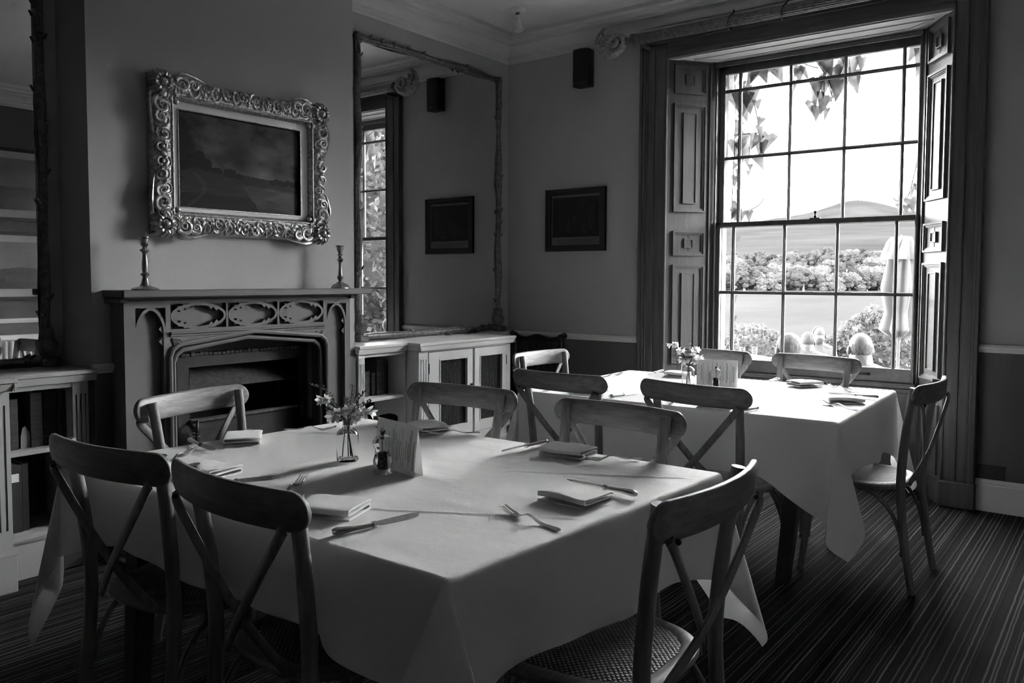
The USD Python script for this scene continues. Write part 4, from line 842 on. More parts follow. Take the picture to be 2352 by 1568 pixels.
def make_menu(label, a, b, h, seed):
    """a tent card: two leaves meeting along the top fold, printed sideways"""
    a, b = A([*a, 0.]), A([*b, 0.]); L = np.linalg.norm(b-a); c = (a+b)/2
    t = thing('menu_card', label, 'menu', (c[0], c[1], ZT), math.degrees(math.atan2(b[1]-a[1], b[0]-a[0])), 'menu cards')
    sp = .034; front = A([[-L/2, 0, 0], [L/2, 0, 0], [L/2-.001, sp/2, h], [-L/2, sp/2, h+.001]]); back = A([[-L/2, sp, 0], [L/2, sp, 0], [L/2-.001, sp/2, h], [-L/2, sp/2, h+.001]])
    def leaf(q, o): o = A(o); v = np.vstack([q, q+o]); return trimesh.convex.convex_hull(v)
    obj('front_leaf', leaf(front, (0, .0006, 0)), m_paper, t); obj('back_leaf', leaf(back, (0, -.0006, 0)), m_paper, t)
    rs = np.random.default_rng(seed); ink = []; dirz = A([0, sp/2, h])/math.hypot(sp/2, h); nn = A([0, -h, sp/2])/math.hypot(sp/2, h)
    cols = [(.12, 1.5, .25, .82, 1), (.16, .6, .12, .9, 0)]; u = .28
    while u < .96:
        cols.append((u, .7 if rs.random() < .65 else 1.2, rs.uniform(.08, .3), rs.uniform(.55, .95), rs.random() < .3)); u += rs.choice([.026, .03, .05])
    for u, wt, z0, z1, bold in cols:
        z = z0
        while z < z1:
            ln = rs.uniform(.012, .05) if not bold else rs.uniform(.008, .014); z2 = min(z+ln, z1); hw = .0012*wt
            q = [A([-L/2+u*L-hw, 0, 0])+dirz*h*z, A([-L/2+u*L+hw, 0, 0])+dirz*h*z, A([-L/2+u*L+hw, 0, 0])+dirz*h*z2, A([-L/2+u*L-hw, 0, 0])+dirz*h*z2]
            ink.append(tm(A(q)+nn*.0004, [[0, 1, 2], [0, 2, 3]])); z = z2+(.006 if not bold else .005)
    tag(obj('printed_text', cat(ink), m_ink, t, smooth=False), kind='stuff')
    return t
make_menu('white printed menu card standing on the near table behind the pepper mill', (2.251, -3.608), (2.464, -3.649), .148, 1)
make_menu('white printed menu card standing on the far table beside the vase', (2.245, -1.235), (2.445, -1.150), .148, 2)
def make_mill(label, p):
    t = thing('pepper_mill', label, 'pepper mill', p, 0)
    prof = [(.0, .0005), (.0285, .0005), (.0295, .004), (.027, .010), (.022, .016), (.0225, .020), (.0275, .028), (.0285, .038), (.026, .048), (.0205, .060), (.0195, .070), (.0225, .076), (.0275, .084), (.0295, .093), (.0280, .102), (.022, .110), (.012, .116), (.0, .118)]
    inn = [(.0, .107), (.0165, .104), (.0225, .096), (.0225, .088), (.0165, .076), (.0150, .062), (.0158, .050), (.0160, .0125), (0, .012)]
    obj('body', lathe(prof+inn[:0], 36), m_glass, t, smooth=40); obj('inner_wall', lathe(inn, 30), m_glass, t, smooth=40)
    rs = np.random.default_rng(6); pc = []
    for z in np.arange(.016, .058, .0042):
        for k in range(13):
            q = k*2*PI/13+z*500; pc.append(sph((.0118*math.cos(q), .0118*math.sin(q), z+rs.uniform(-.001, .001)+(.004*rs.random() if z > .052 else 0)), .0030, 1))
        pc.append(sph((.004*math.cos(z*900), .004*math.sin(z*900), z), .005, 1))
    tag(obj('peppercorns', cat(pc), m_corn, t), kind='stuff')
    obj('spindle_rod', tube([(0, 0, .012), (0, 0, .125)], .0018, 6), m_steel, t)
    obj('knob', lathe([(0, .117), (.0055, .117), (.005, .121), (.0075, .126), (.0075, .1285), (0, .1285)], 18), m_iron, t)
    return t
ml = make_mill('clear acrylic pepper mill half full of peppercorns, before the near menu card', (2.358, -3.672, ZT))
dup(ml, (2.368, -1.262, ZT), 40, 'clear acrylic pepper mill on the far table, before its menu card', scale=(.95, .95, .95))
def make_vase(label, loc, seed, sprig):
    t = thing('flower_vase', label, 'vase', loc, 0, 'bottle vases of flowers')
    out = [(0, 0), (.030, 0), (.0335, .003), (.0345, .008), (.0345, .082), (.0325, .092), (.026, .100), (.0165, .106), (.0150, .110), (.0150, .124), (.0170, .128), (.0170, .132)]
    inn = [(.0140, .132), (.0130, .110), (.0145, .1045), (.024, .098), (.0305, .090), (.0325, .082), (.0325, .012), (.028, .009), (0, .009)]
    obj('bottle', lathe(out+inn, 40), m_glass, t, smooth=35)
    rs = np.random.default_rng(seed); arr = []
    for k, (e, h, kind) in enumerate(sprig):
        e = A(e); b = A([rs.uniform(-.018, .018), rs.uniform(-.018, .018), .014]); nk = A([e[0]*.10, e[1]*.10, .128])
        nk[:2] = np.clip(nk[:2], -.008, .008)
        P = spline(([b] if k in (0, 2, 3, 5, 8) else [nk-A([0, 0, .012])])+[nk, nk*.45+e*.55+A([0, 0, h]), e], 24); st = obj('stem', tube(P, np.linspace(.0018, .0008, len(P)), 6), m_stem, t)
        i0 = 10; n = len(P)
        if kind == 'leaf':
            ls = []
            for i in range(i0, n-1):
                for s in (0, 1, 2):
                    q = rs.uniform(0, 6.28); d = A([math.cos(q), math.sin(q), .5]); ls.append(leaf_shape(P[i], d, .015*rs.uniform(.7, 1.2), .0028))
            tag(obj('leaves', cat(ls), m_sprig, st, smooth=False), kind='stuff')
        elif kind == 'bud':
            ls = []
            for i in range(i0+1, n):
                for s in (0, 1):
                    q = rs.uniform(0, 6.28); d = A([math.cos(q), math.sin(q), .8]); ls.append(leaf_shape(P[i], d, .010*rs.uniform(.7, 1.4), .0035))
                    c = P[i]+d*.009; ls.append(sph(c, .0026, 0))
            tag(obj('buds', cat(ls), m_sprig, st, smooth=False), kind='stuff')
        if kind == 'bloom':
            for q in range(3):
                i = n-1-q*4; c0 = P[i]; az = rs.uniform(0, 6.28); dr = A([math.cos(az)*.8, math.sin(az)*.8, -.45+.4*q]); dr /= np.linalg.norm(dr)
                pe = []
                for w_ in range(6):
                    f = np.cross(dr, [0, 0, 1.]); f /= np.linalg.norm(f)+1e-9; g = np.cross(f, dr); an = w_*PI/3; sd = f*math.cos(an)+g*math.sin(an)
                    Q = [c0+dr*.004, c0+dr*.016+sd*.007, c0+dr*.026+sd*.013, c0+dr*.030+sd*.020]; wd = np.cross(sd, dr)
                    pe.append(tm(A([Q[0], Q[1]+wd*.006, Q[1]-wd*.006, Q[2]+wd*.006, Q[2]-wd*.006, Q[3]]), [[0, 1, 2], [1, 3, 4], [1, 4, 2], [3, 5, 4]]))
                obj('blossom', cat(pe), m_petal, st, smooth=True)
    return t
def leaf_shape(p, d, L, w, fold=.25):
    d = A(d, float); d /= np.linalg.norm(d); s = np.cross(d, [0, 0, 1.]); s /= np.linalg.norm(s)+1e-9; n = np.cross(s, d)
    q = [p, p+d*L*.35+s*w+n*w*fold, p+d*L*.35-s*w+n*w*fold, p+d*L*.7+s*w*.8+n*w*fold, p+d*L*.7-s*w*.8+n*w*fold, p+d*L, p+d*L*.4, p+d*L*.72]
    return tm(A(q), [[0, 6, 1], [0, 2, 6], [6, 7, 3], [6, 3, 1], [6, 2, 4], [6, 4, 7], [7, 5, 3], [7, 4, 5]])
R_, U_ = A([.795, .606, 0]), A([0, 0, 1.]); N_ = A([.606, -.795, 0])
def at_(r, u, n=0): return R_*r+U_*u+N_*n
SPR = [(at_(-.108, .242, .01), .03, 'bud'), (at_(-.080, .206, .02), .02, 'bloom'), (at_(-.062, .170, .03), .01, 'bud'), (at_(.018, .246), .0, 'leaf'), (at_(.055, .222, .01), .01, 'bud'), (at_(.074, .188, -.01), .01, 'bud'),
       (at_(.088, .170, .02), .0, 'leaf'), (at_(-.03, .160, .04), .01, 'bloom'), (at_(.03, .165, .035), .01, 'bloom'), (at_(.05, .150, .03), .02, 'bloom'), (at_(-.005, .20, -.02), .01, 'leaf'), (at_(.02, .155, .05), .01, 'bloom'), (at_(-.045, .148, .02), .01, 'bloom'), (at_(.065, .165, .01), .01, 'bloom'), (at_(-.07, .19, .0), .01, 'bud'), (at_(.005, .165, .04), .01, 'leaf')]
make_vase('glass bottle vase of garden flowers on the near table', (2.150, -3.625, ZT), 3, SPR)
make_vase('glass bottle vase of small pale flowers on the far table', (2.193, -1.225, ZT), 9, [(e*A([.85, .85, 1])*A([1, 1, .97]), h, 'bloom' if k in (0, 1, 4, 7, 8) else kd) for k, (e, h, kd) in enumerate(SPR)])

# ================================================================ things on the walls, shelves and ceiling
sp = thing('loudspeaker', 'black loudspeaker high on the window wall beside the scroll finial', 'speaker', (.765, -.02, 2.765))
pl = Polygon([(-.060, 0), (.060, 0), (.070, -.05)]+[(.070*math.cos(q), -.085-.030*math.sin(q)) for q in np.linspace(0, PI, 14)]+[(-.070, -.05)])
obj('cabinet', extr(pl, .268), m_black, sp, smooth=25)
obj('grille', extr(Polygon([(.066*math.cos(q), -.088-.030*math.sin(q)) for q in np.linspace(0, PI, 14)]+[(-.06, -.08), (.06, -.08)]), .225, (0, 0, .03)), m_grille, sp, smooth=25)
obj('badge', rbox(-.012, .012, -.1195, -.1165, .016, .022), m_steel, sp); obj('wall_bracket', rbox(-.02, .02, -.001, .02, .09, .17), m_black, sp)
def small_print(label, x0, x1, z0, z1, seed, y=0., plane='back'):
    t = thing('framed_print', label, 'picture', (0, 0, 0)); fw_ = .048
    fr_ = sbox(x0, z0, x1, z1).difference(sbox(x0+fw_, z0+fw_, x1-fw_, z1-fw_)); q = dict(ex=(1, 0, 0), ey=(0, 0, 1), ez=(0, -1, 0))
    obj('frame', cat([extr(fr_, .022, (0, -.001, 0), **q), extr(sbox(x0, z0, x1, z1).difference(sbox(x0+.018, z0+.018, x1-.018, z1-.018)), .028, (0, -.001, 0), **q)]), m_black, t)
    obj('mount', box(x0+fw_-.002, x1-fw_+.002, -.010, -.004, z0+fw_-.002, z1-fw_+.002), mat('print_paper', .17, .6), t)
    px0, px1, pz0, pz1 = x0+fw_+.012, x1-fw_-.010, z0+fw_+.062, z1-fw_-.016
    g = grid(110, 100, lambda u, v: np.stack([px0+u*(px1-px0), np.full_like(u, -.0108), pz0+v*(pz1-pz0)], -1)); V = g.vertices
    u, v = (V[:, 0]-px0)/(px1-px0), (V[:, 2]-pz0)/(pz1-pz0); nn = lambda a, b, s: meshkit.fbm(np.stack([u*a, v*b, u*0+s], -1), 4, s)
    im = .010+.012*nn(3, 3, seed); rs = np.random.default_rng(seed)
    for k in range(26):
        cx_, cy_ = rs.uniform(.15, .95), rs.uniform(.1, .5); im += .05*rs.random()*np.exp(-((u-cx_)/.025)**2-((v-cy_)/.05)**2)*(nn(30, 30, k) > .45)
    im += .035*np.exp(-((u-.62)/.04)**2-((v-.84)/.03)**2)+.02*((np.abs(u-.81) < .02)|(np.abs(u-.87) < .02))*(v > .3)*(v < .8)
    g.faces = g.faces; shaded('engraving', g, im, m_print, t)
    obj('caption_lines', cat([box(x0+fw_+.03+rs.uniform(0, .03), x1-fw_-.03-rs.uniform(0, .03), -.0108, -.010, z0+fw_+.012+k*.013, z0+fw_+.0145+k*.013) for k in range(3)]), m_ink, t)
    obj('glazing', box(x0+fw_-.002, x1-fw_+.002, -.0145, -.013, z0+fw_-.002, z1-fw_+.002), m_pane, t)
    return t
small_print('dark framed engraving on the window wall between mirror and window', .392, .936, 1.539, 2.020, 5)
def landscape_print(label, y0, y1, z0, z1, seed):
    t = thing('framed_print', label, 'picture', (0, 0, 0)); q = dict(ex=(0, 1, 0), ey=(0, 0, 1), ez=(-1, 0, 0)); f_ = .035
    obj('frame', extr(sbox(y0, z0, y1, z1).difference(sbox(y0+f_, z0+f_, y1-f_, z1-f_)), .025, (W-.001, 0, 0), **q), m_black, t)
    obj('mount', box(W-.010, W-.003, y0+f_-.002, y1-f_+.002, z0+f_-.002, z1-f_+.002), mat('pale_mount', .42, .6), t)
    a0, a1, b0, b1 = y0+f_+.07, y1-f_-.07, z0+f_+.08, z1-f_-.07
    g = grid(80, 60, lambda u, v: np.stack([np.full_like(u, W-.0108), a0+u*(a1-a0), b0+v*(b1-b0)], -1)); g.faces = g.faces[:, ::-1]; V = g.vertices
    u, v = (V[:, 1]-a0)/(a1-a0), (V[:, 2]-b0)/(b1-b0); nn = meshkit.fbm(np.stack([u*5, v*9, u*0+seed], -1), 4, seed)
    shaded('engraving', g, np.where(v > .45+.15*(nn-.5), .16+.06*nn, .035+.06*nn), m_print, t)
    obj('glazing', box(W-.0145, W-.013, y0+f_-.002, y1-f_+.002, z0+f_-.002, z1-f_+.002), m_pane, t); return t
landscape_print('upper framed landscape print seen in the far left mirror', -2.30, -1.25, 1.90, 2.64, 31)
landscape_print('lower framed landscape print seen in the far left mirror', -2.30, -1.25, 1.09, 1.79, 33)
rad = thing('radiator', 'white ribbed radiator under the prints, seen in the far left mirror', 'radiator', (0, 0, 0))
obj('panel', rbox(W-.06, W-.045, -2.6, -1.0, .16, .72, .004), m_white, rad); obj('top_grille', rbox(W-.10, W-.03, -2.6, -1.0, .685, .735, .006), m_white, rad)
for k in range(28):
    y = -2.575+k*.0575; obj('rib', rbox(W-.092, W-.058, y, y+.03, .19, .675, .010), m_white, rad)
for y in (-2.3, -1.3): obj('bracket', box(W-.046, W-.007, y-.02, y+.02, .3, .6), m_white, rad)
sk = thing('power_socket', 'dark metal double power socket above the baseboard, right of the window', 'socket', (0, 0, 0))
obj('plate', rbox(3.428, 3.572, -.012, -.003, .188, .268, .003), m_socket, sk)
for x in (3.463, 3.536):
    obj('pin_hole', cat([box(x-.004, x+.004, -.0128, -.0118, .228, .244)]), m_black, sk); obj('pin_slot', box(x-.016, x+.016, -.0128, -.0118, .212, .217), m_black, sk)
    obj('switch', rbox(x+(-.022 if x < 3.5 else .010), x+(-.010 if x < 3.5 else .022), -.016, -.011, .238, .258), m_black, sk)
lamp = thing('ceiling_lamp', 'bare spotlight bulb on a round ceiling rose by the corner', 'lamp', (.531, -.577, ZC))
obj('rose', lathe([(0, -.028), (.040, -.028), (.052, -.018), (.056, -.004), (.056, 0), (0, 0)][::1], 30), m_plastic, lamp)
obj('arm', tube([(0, 0, -.02), (-.015, .005, -.045), (-.02, .008, -.05)], .013, 10), m_iron, lamp)
bl_ = lathe([(0, 0), (.014, 0), (.018, .02), (.021, .05), (.026, .085), (.031, .11), (.031, .116), (0, .118)], 24); bl_.apply_transform(trimesh.transformations.rotation_matrix(math.radians(168), [.3, 1, 0])); bl_.apply_translation([-.012, .002, -.045])
obj('spot_bulb', bl_, m_plastic, lamp)
mk = [tube([(.0, 0, .024+k*.009), (.006, 0, .030+k*.009), (.012, 0, .026+k*.009)], .0013, 5) for k in range(4)]
mk = cat(mk); mk.apply_translation([-.006, -.0205, 0]); mk.apply_transform(trimesh.transformations.rotation_matrix(math.radians(168), [.3, 1, 0])); mk.apply_translation([-.012, .002, -.045])
ctr = A([-.012, .002, -.045]); dd = R_*0+A([.62, -.78, 0])
mk2 = cat([tube([ctr+A([0, 0, -.028-k*.010])+dd*.024+A([.78, .62, 0])*q for q in (-.009, -.003, .004, .009)], .0013, 5) for k in range(4)])
obj('bulb_marking', mk2, m_ink, lamp)
# books
def book(label, x1, y, z, w, h, d, tone, lean=0., raised=True, rot=0., group='books on the shelves'):
    """spine facing +x at x1, thickness w along y"""
    t = thing('book', label, 'book', (x1, y, z), rot, group); m = mat(f'book_cloth_{int(tone*1000):03d}', tone, .55, var=.35, vs=(20, 20, 20))
    parts = [rbox(-d, 0, -w/2, w/2, 0, h, .004)]
    c = cat([rbox(-d, 0, -w/2, -w/2+.003, 0, h, .001), rbox(-d, 0, w/2-.003, w/2, 0, h, .001), rbox(-.004, .003, -w/2, w/2, 0, h, .002)]+([rbox(-.002, .0055, -w/2+.001, w/2-.001, h*q, h*q+.006, .002) for q in (.15, .32, .50, .68, .85)] if raised else []))
    pg = rbox(-d+.004, -.004, -w/2+.003, w/2-.003, .004, h-.004, .001)
    if lean:
        for q in (c, pg): q.apply_transform(trimesh.transformations.rotation_matrix(math.radians(lean), [1, 0, 0]))
        lift = -min(c.bounds[0][2], 0); c.apply_translation([0, 0, lift]); pg.apply_translation([0, 0, lift])
    obj('cover', c, m, t); obj('pages', pg, m_slip, t); return t
for k, (y, w, h, tone, lab) in enumerate([(-1.838, .030, .175, .030, 'short dark book at the left end of the row beside the mesh cupboard'), (-1.803, .032, .160, .055, 'book second from left in the row beside the mesh cupboard'), (-1.766, .034, .160, .040, 'leather book third from left in the row beside the mesh cupboard'),
        (-1.728, .034, .163, .048, 'leather book fourth from left in the row beside the mesh cupboard'), (-1.690, .034, .150, .018, 'blackish lowest book in the row beside the mesh cupboard'), (-1.640, .060, .235, .035, 'thick tallest book in the row beside the mesh cupboard'), (-1.575, .05, .225, .022, 'tall dark book at the right end of the row beside the mesh cupboard')]):
    book(lab, .19+.01*(k % 3), y, .562, w, h, .15, tone)
def slump(label, loc, rz, tilt, w, h, d, tone):
    t = thing('book', label, 'book', loc, rz, 'books leaning on the lower shelf'); m = mat(f'slumped_cloth_{int(tone*1000):03d}', tone, .5, var=.3, vs=(20, 20, 20))
    c = cat([rbox(-w/2, -w/2+.003, 0, d, 0, h, .001), rbox(w/2-.003, w/2, 0, d, 0, h, .001), rbox(-w/2, w/2, -.003, .003, 0, h, .002)]); p = rbox(-w/2+.003, w/2-.003, .002, d-.006, .004, h-.004, .001)
    for q in (c, p): q.apply_transform(trimesh.transformations.rotation_matrix(math.radians(tilt), [0, 1, 0])); 
    lift = -min(c.bounds[0][2], p.bounds[0][2]); c.apply_translation([0, 0, lift]); p.apply_translation([0, 0, lift])
    obj('cover', c, m, t); obj('pages', p, m_slip, t); return t
slump('black bound book tipped over on the lower shelf, its page edges showing', (.20, -1.66, .20), 78, 40, .045, .25, .17, .012)
slump('grey bound book lying slanted against the tipped black one', (.22, -1.80, .20), 80, 62, .04, .24, .16, .05)
for k, (y, w, h, tone, lab) in enumerate([(-3.895, .032, .205, .075, 'grey book at the left of the far left upper shelf'), (-3.855, .034, .225, .028, 'dark book second on the far left upper shelf'), (-3.762, .050, .245, .012, 'black book in the middle of the far left upper shelf'), (-3.703, .060, .245, .010, 'thick black volume near the right of the far left upper shelf'), (-3.653, .034, .24, .011, 'black volume at the right end of the far left upper shelf')]):
    book(lab, .245, y, .566, w, h, .16, tone)
pp = tm(*((lambda m_: (m_.vertices, m_.faces))(extr(Polygon([(0, 0), (.045, 0), (.05, .02), (.034, .07), (.02, .098), (.008, .09), (.0, .05)]), .003)))); 
t_ = thing('paper_sheet', 'curled pale sheet tucked between the dark books at the far left', 'paper', (.235, -3.826, .567), 0)
obj('sheet', tm(pp.vertices[:, [2, 0, 1]], pp.faces), mat('aged_paper', .20, .7), t_)
b_ = book('black ledger with a white label on the far left lower shelf', .25, -3.86, .20, .055, .30, .17, .012, raised=False)
obj('label', box(.0032, .0042, -.016, .016, .225, .262), m_paper, b_); 
book('thin black book beside the labelled ledger on the far left lower shelf', .24, -3.815, .20, .028, .30, .17, .013, raised=False)
# ================================================================ outside the window
FWD = A([-.606, .795]); RGT = A([.795, .606]); E2 = EYE[:2]
def ground(x, y):
    """height of the land: terrace, lawn, valley field, then hills with one rounded summit"""
    p = np.stack([x, y], -1)-E2; s = np.hypot(p[..., 0], p[..., 1]); az = np.arctan2(p@RGT, p@FWD); s = np.maximum(s, 1.)
    tt = np.interp(s, [12, 16, 30, 120, 250, 300, 420, 700, 1000, 1600, 2400, 3000, 4200], [-.1525, -.120, -.066, -.0205, -.0130, -.0105, .010, .033, .046, .058, .066, .068, .040])
    k = np.clip((s-700)/2000, 0, 1); k2 = np.clip((s-1800)/1100, 0, 1)
    tt = tt+k2*.018*np.exp(-((az-.395)/.045)**2)*(s < 4000)+k2*.004*np.sin(az*17+1)
    n_ = meshkit.fbm(np.stack([x/160., y/160., np.zeros_like(x)], -1), 5, 3)-.5
    return 1.32+tt*s+np.clip((s-330)/900, 0, 1)*n_*16*(.5+k*2)
m_lawn = mat('mown_field_grass', .026, .9, spec=0., var=.25, vs=(.06, .02, .06), space='pos', detail=5)
m_hill = mat('heather_and_pasture', .019, .9, spec=0., var=.35, vs=(.006, .006, .012), space='pos', detail=7)
def fan(s0, s1, ns, a0, a1, na):
    def f(u, v):
        s = s0*(s1/s0)**u; a = a0+(a1-a0)*v; d = FWD*np.cos(a)[..., None]+RGT*np.sin(a)[..., None]; xy = E2+d*s[..., None]
        return np.stack([xy[..., 0], xy[..., 1], ground(xy[..., 0], xy[..., 1])], -1)
    m = grid(ns, na, f); return m if m.face_normals[:, 2].mean() > 0 else tm(m.vertices, m.faces[:, ::-1])
struct('lawn', fan(10.3, 330, 60, -.55, 1.9, 90), m_lawn, 'pale mown lawn and field falling away below the terrace', True)
struct('hillside', fan(322, 4200, 150, -.55, 1.9, 260), m_hill, 'hazy hillside with a rounded summit beyond the trees', True)
struct('terrace', box(-8, 14, .50, 5.6, -.75, -.36), mat('pale_gravel', .32, .9, spec=0., var=.2, vs=(30, 30, 30), space='pos'), 'bright gravel terrace outside the window')
# hanging ivy
def ivy_leaf(c, L, yawv, tilt, curl):
    o = A([(0, 0), (.20, .10), (.50, .20), (.34, -.22), (.20, -.42), (.0, -1.0)]); ptsR = [(q[0], q[1]) for q in o]
    P = [(0, .0, 0), (0, -.35, -.05*curl), (0, -.7, -.10*curl), (0, -1, -.02)]
    R = [(.18, .14, .06), (.46, .04, .16*curl), (.30, -.30, .10*curl), (.17, -.62, .04*curl)]; Lf = [(-a, b, c_) for a, b, c_ in R]
    V = A(P+R+Lf)*L; F = [[0, 5, 4], [0, 1, 5], [1, 6, 5], [1, 2, 6], [2, 7, 6], [2, 3, 7]]
    F += [[0, 8, 9], [0, 9, 1], [1, 9, 10], [1, 10, 2], [2, 10, 11], [2, 11, 3]]
    V = np.stack([V[:, 0], V[:, 2], V[:, 1]], 1); m = tm(V, F)
    for a_, ax in ((tilt, [0, 1, 0]), (yawv, [0, 0, 1])): m.apply_transform(trimesh.transformations.rotation_matrix(a_, ax))
    m.apply_translation(c); return m
CEN = [(2.18,2.81,.08),(2.14,2.82,.07),(2.27,2.81,.11),(2.31,2.83,.10),(2.34,2.82,.12),(2.41,2.81,.11),(2.48,2.82,.12),(2.52,2.81,.12),(2.57,2.81,.08),(2.28,2.69,.11),(2.32,2.69,.10),(2.38,2.69,.12),(2.43,2.65,.12),(2.51,2.69,.12),(2.56,2.71,.07),(2.50,2.56,.12),(2.23,2.64,.13),(2.23,2.55,.11),(2.27,2.52,.09),(2.33,2.57,.12),(2.34,2.50,.07),(2.37,2.59,.11),(2.12,2.72,.07),(2.19,2.72,.05),(2.15,2.79,.08),(2.46,2.74,.11),(2.37,2.76,.12),(2.30,2.75,.08)]
LEF = [(1.67,2.80,.14),(1.69,2.65,.19),(1.74,2.64,.15),(1.78,2.66,.14),(1.83,2.63,.06),(1.88,2.49,.06),(1.88,2.42,.08),(1.81,2.37,.13),(1.75,2.38,.10),(1.85,2.36,.09),(1.92,2.34,.13),(1.88,2.29,.12),(1.80,2.27,.08),(1.75,2.29,.14),(1.68,2.32,.12),(1.75,2.19,.11),(1.87,2.20,.09),(1.80,2.17,.04),(1.78,2.13,.03),(1.76,2.81,.10),(1.81,2.81,.12),(1.88,2.82,.12),(1.93,2.82,.13),(2.00,2.81,.09),(1.70,2.85,.11),(1.73,2.76,.08),(1.90,2.85,.12),(1.97,2.83,.11),(1.85,2.85,.11)]
LEF += [(1.69+.03*((k*7) % 5)/5, 2.58-.05*k, .05+.008*(k % 4)) for k in range(16)]
BOT = [(1.76,1.81,.08),(1.81,1.81,.07),(1.89,1.83,.05),(1.69,1.84,.07),(1.73,1.79,.06)]+[(1.685+.02*((k*3) % 4)/4, 1.72-.075*k, .045+.006*(k % 3)) for k in range(13)]
RIG = [(2.91,2.84,.10),(2.94,2.79,.10),(2.93,2.71,.06),(2.94,2.09,.04),(2.94,2.03,.06),(2.92,1.96,.05),(2.93,1.95,.04),(2.90,1.92,.06),(2.89,1.84,.08),(2.87,1.81,.05),(2.82,1.83,.04)]
def ivy(label, leaves, stems, seed):
    t = thing('ivy_vine', label, 'ivy', (0, 0, 0)); rs = np.random.default_rng(seed)
    for P in stems: obj('stem', tube(spline(P, 30), .0035, 5), m_stem, t)
    for x, z, s in leaves:
        obj('leaf', ivy_leaf((x+.02, .535+rs.uniform(0, .07), z-.015+s*.45), s*1.25, rs.uniform(-1.2, 1.2), rs.uniform(-.5, .5), rs.uniform(-.6, 1.)), m_ivy, t, smooth=True)
    return t
ivy('ivy spray hanging over the middle of the window head', CEN, [[(2.3, .505, 3.0), (2.33, .57, 2.8), (2.34, .57, 2.62), (2.31, .56, 2.56)], [(2.5, .505, 3.0), (2.48, .57, 2.75), (2.50, .57, 2.6)], [(2.1, .505, 2.95), (2.2, .56, 2.85), (2.3, .57, 2.8)]], 1)
ivy('ivy trail hanging down the upper left side of the window', LEF, [[(1.69, .505, 3.0), (1.70, .57, 2.6), (1.685, .56, 1.8)], [(1.75, .56, 2.75), (1.83, .57, 2.64), (1.88, .57, 2.45)], [(1.69, .56, 2.40), (1.78, .57, 2.40), (1.88, .57, 2.40), (1.90, .57, 2.44)], [(1.7, .505, 2.9), (1.85, .57, 2.86), (2.0, .57, 2.84)]], 2)
ivy('ivy shoot reaching in from the lower left window edge', BOT, [[(1.69, .56, 1.80), (1.80, .57, 1.83), (1.89, .57, 1.87), (1.93, .57, 1.92)], [(1.685, .56, 1.85), (1.69, .56, 1.3), (1.685, .56, .8)]], 3)
ivy('ivy shoot at the right window edge', RIG, [[(2.96, .505, 3.0), (2.95, .56, 2.7), (2.96, .56, 2.2), (2.93, .57, 2.0), (2.90, .57, 1.88), (2.84, .57, 1.85), (2.81, .57, 1.87)]], 4)
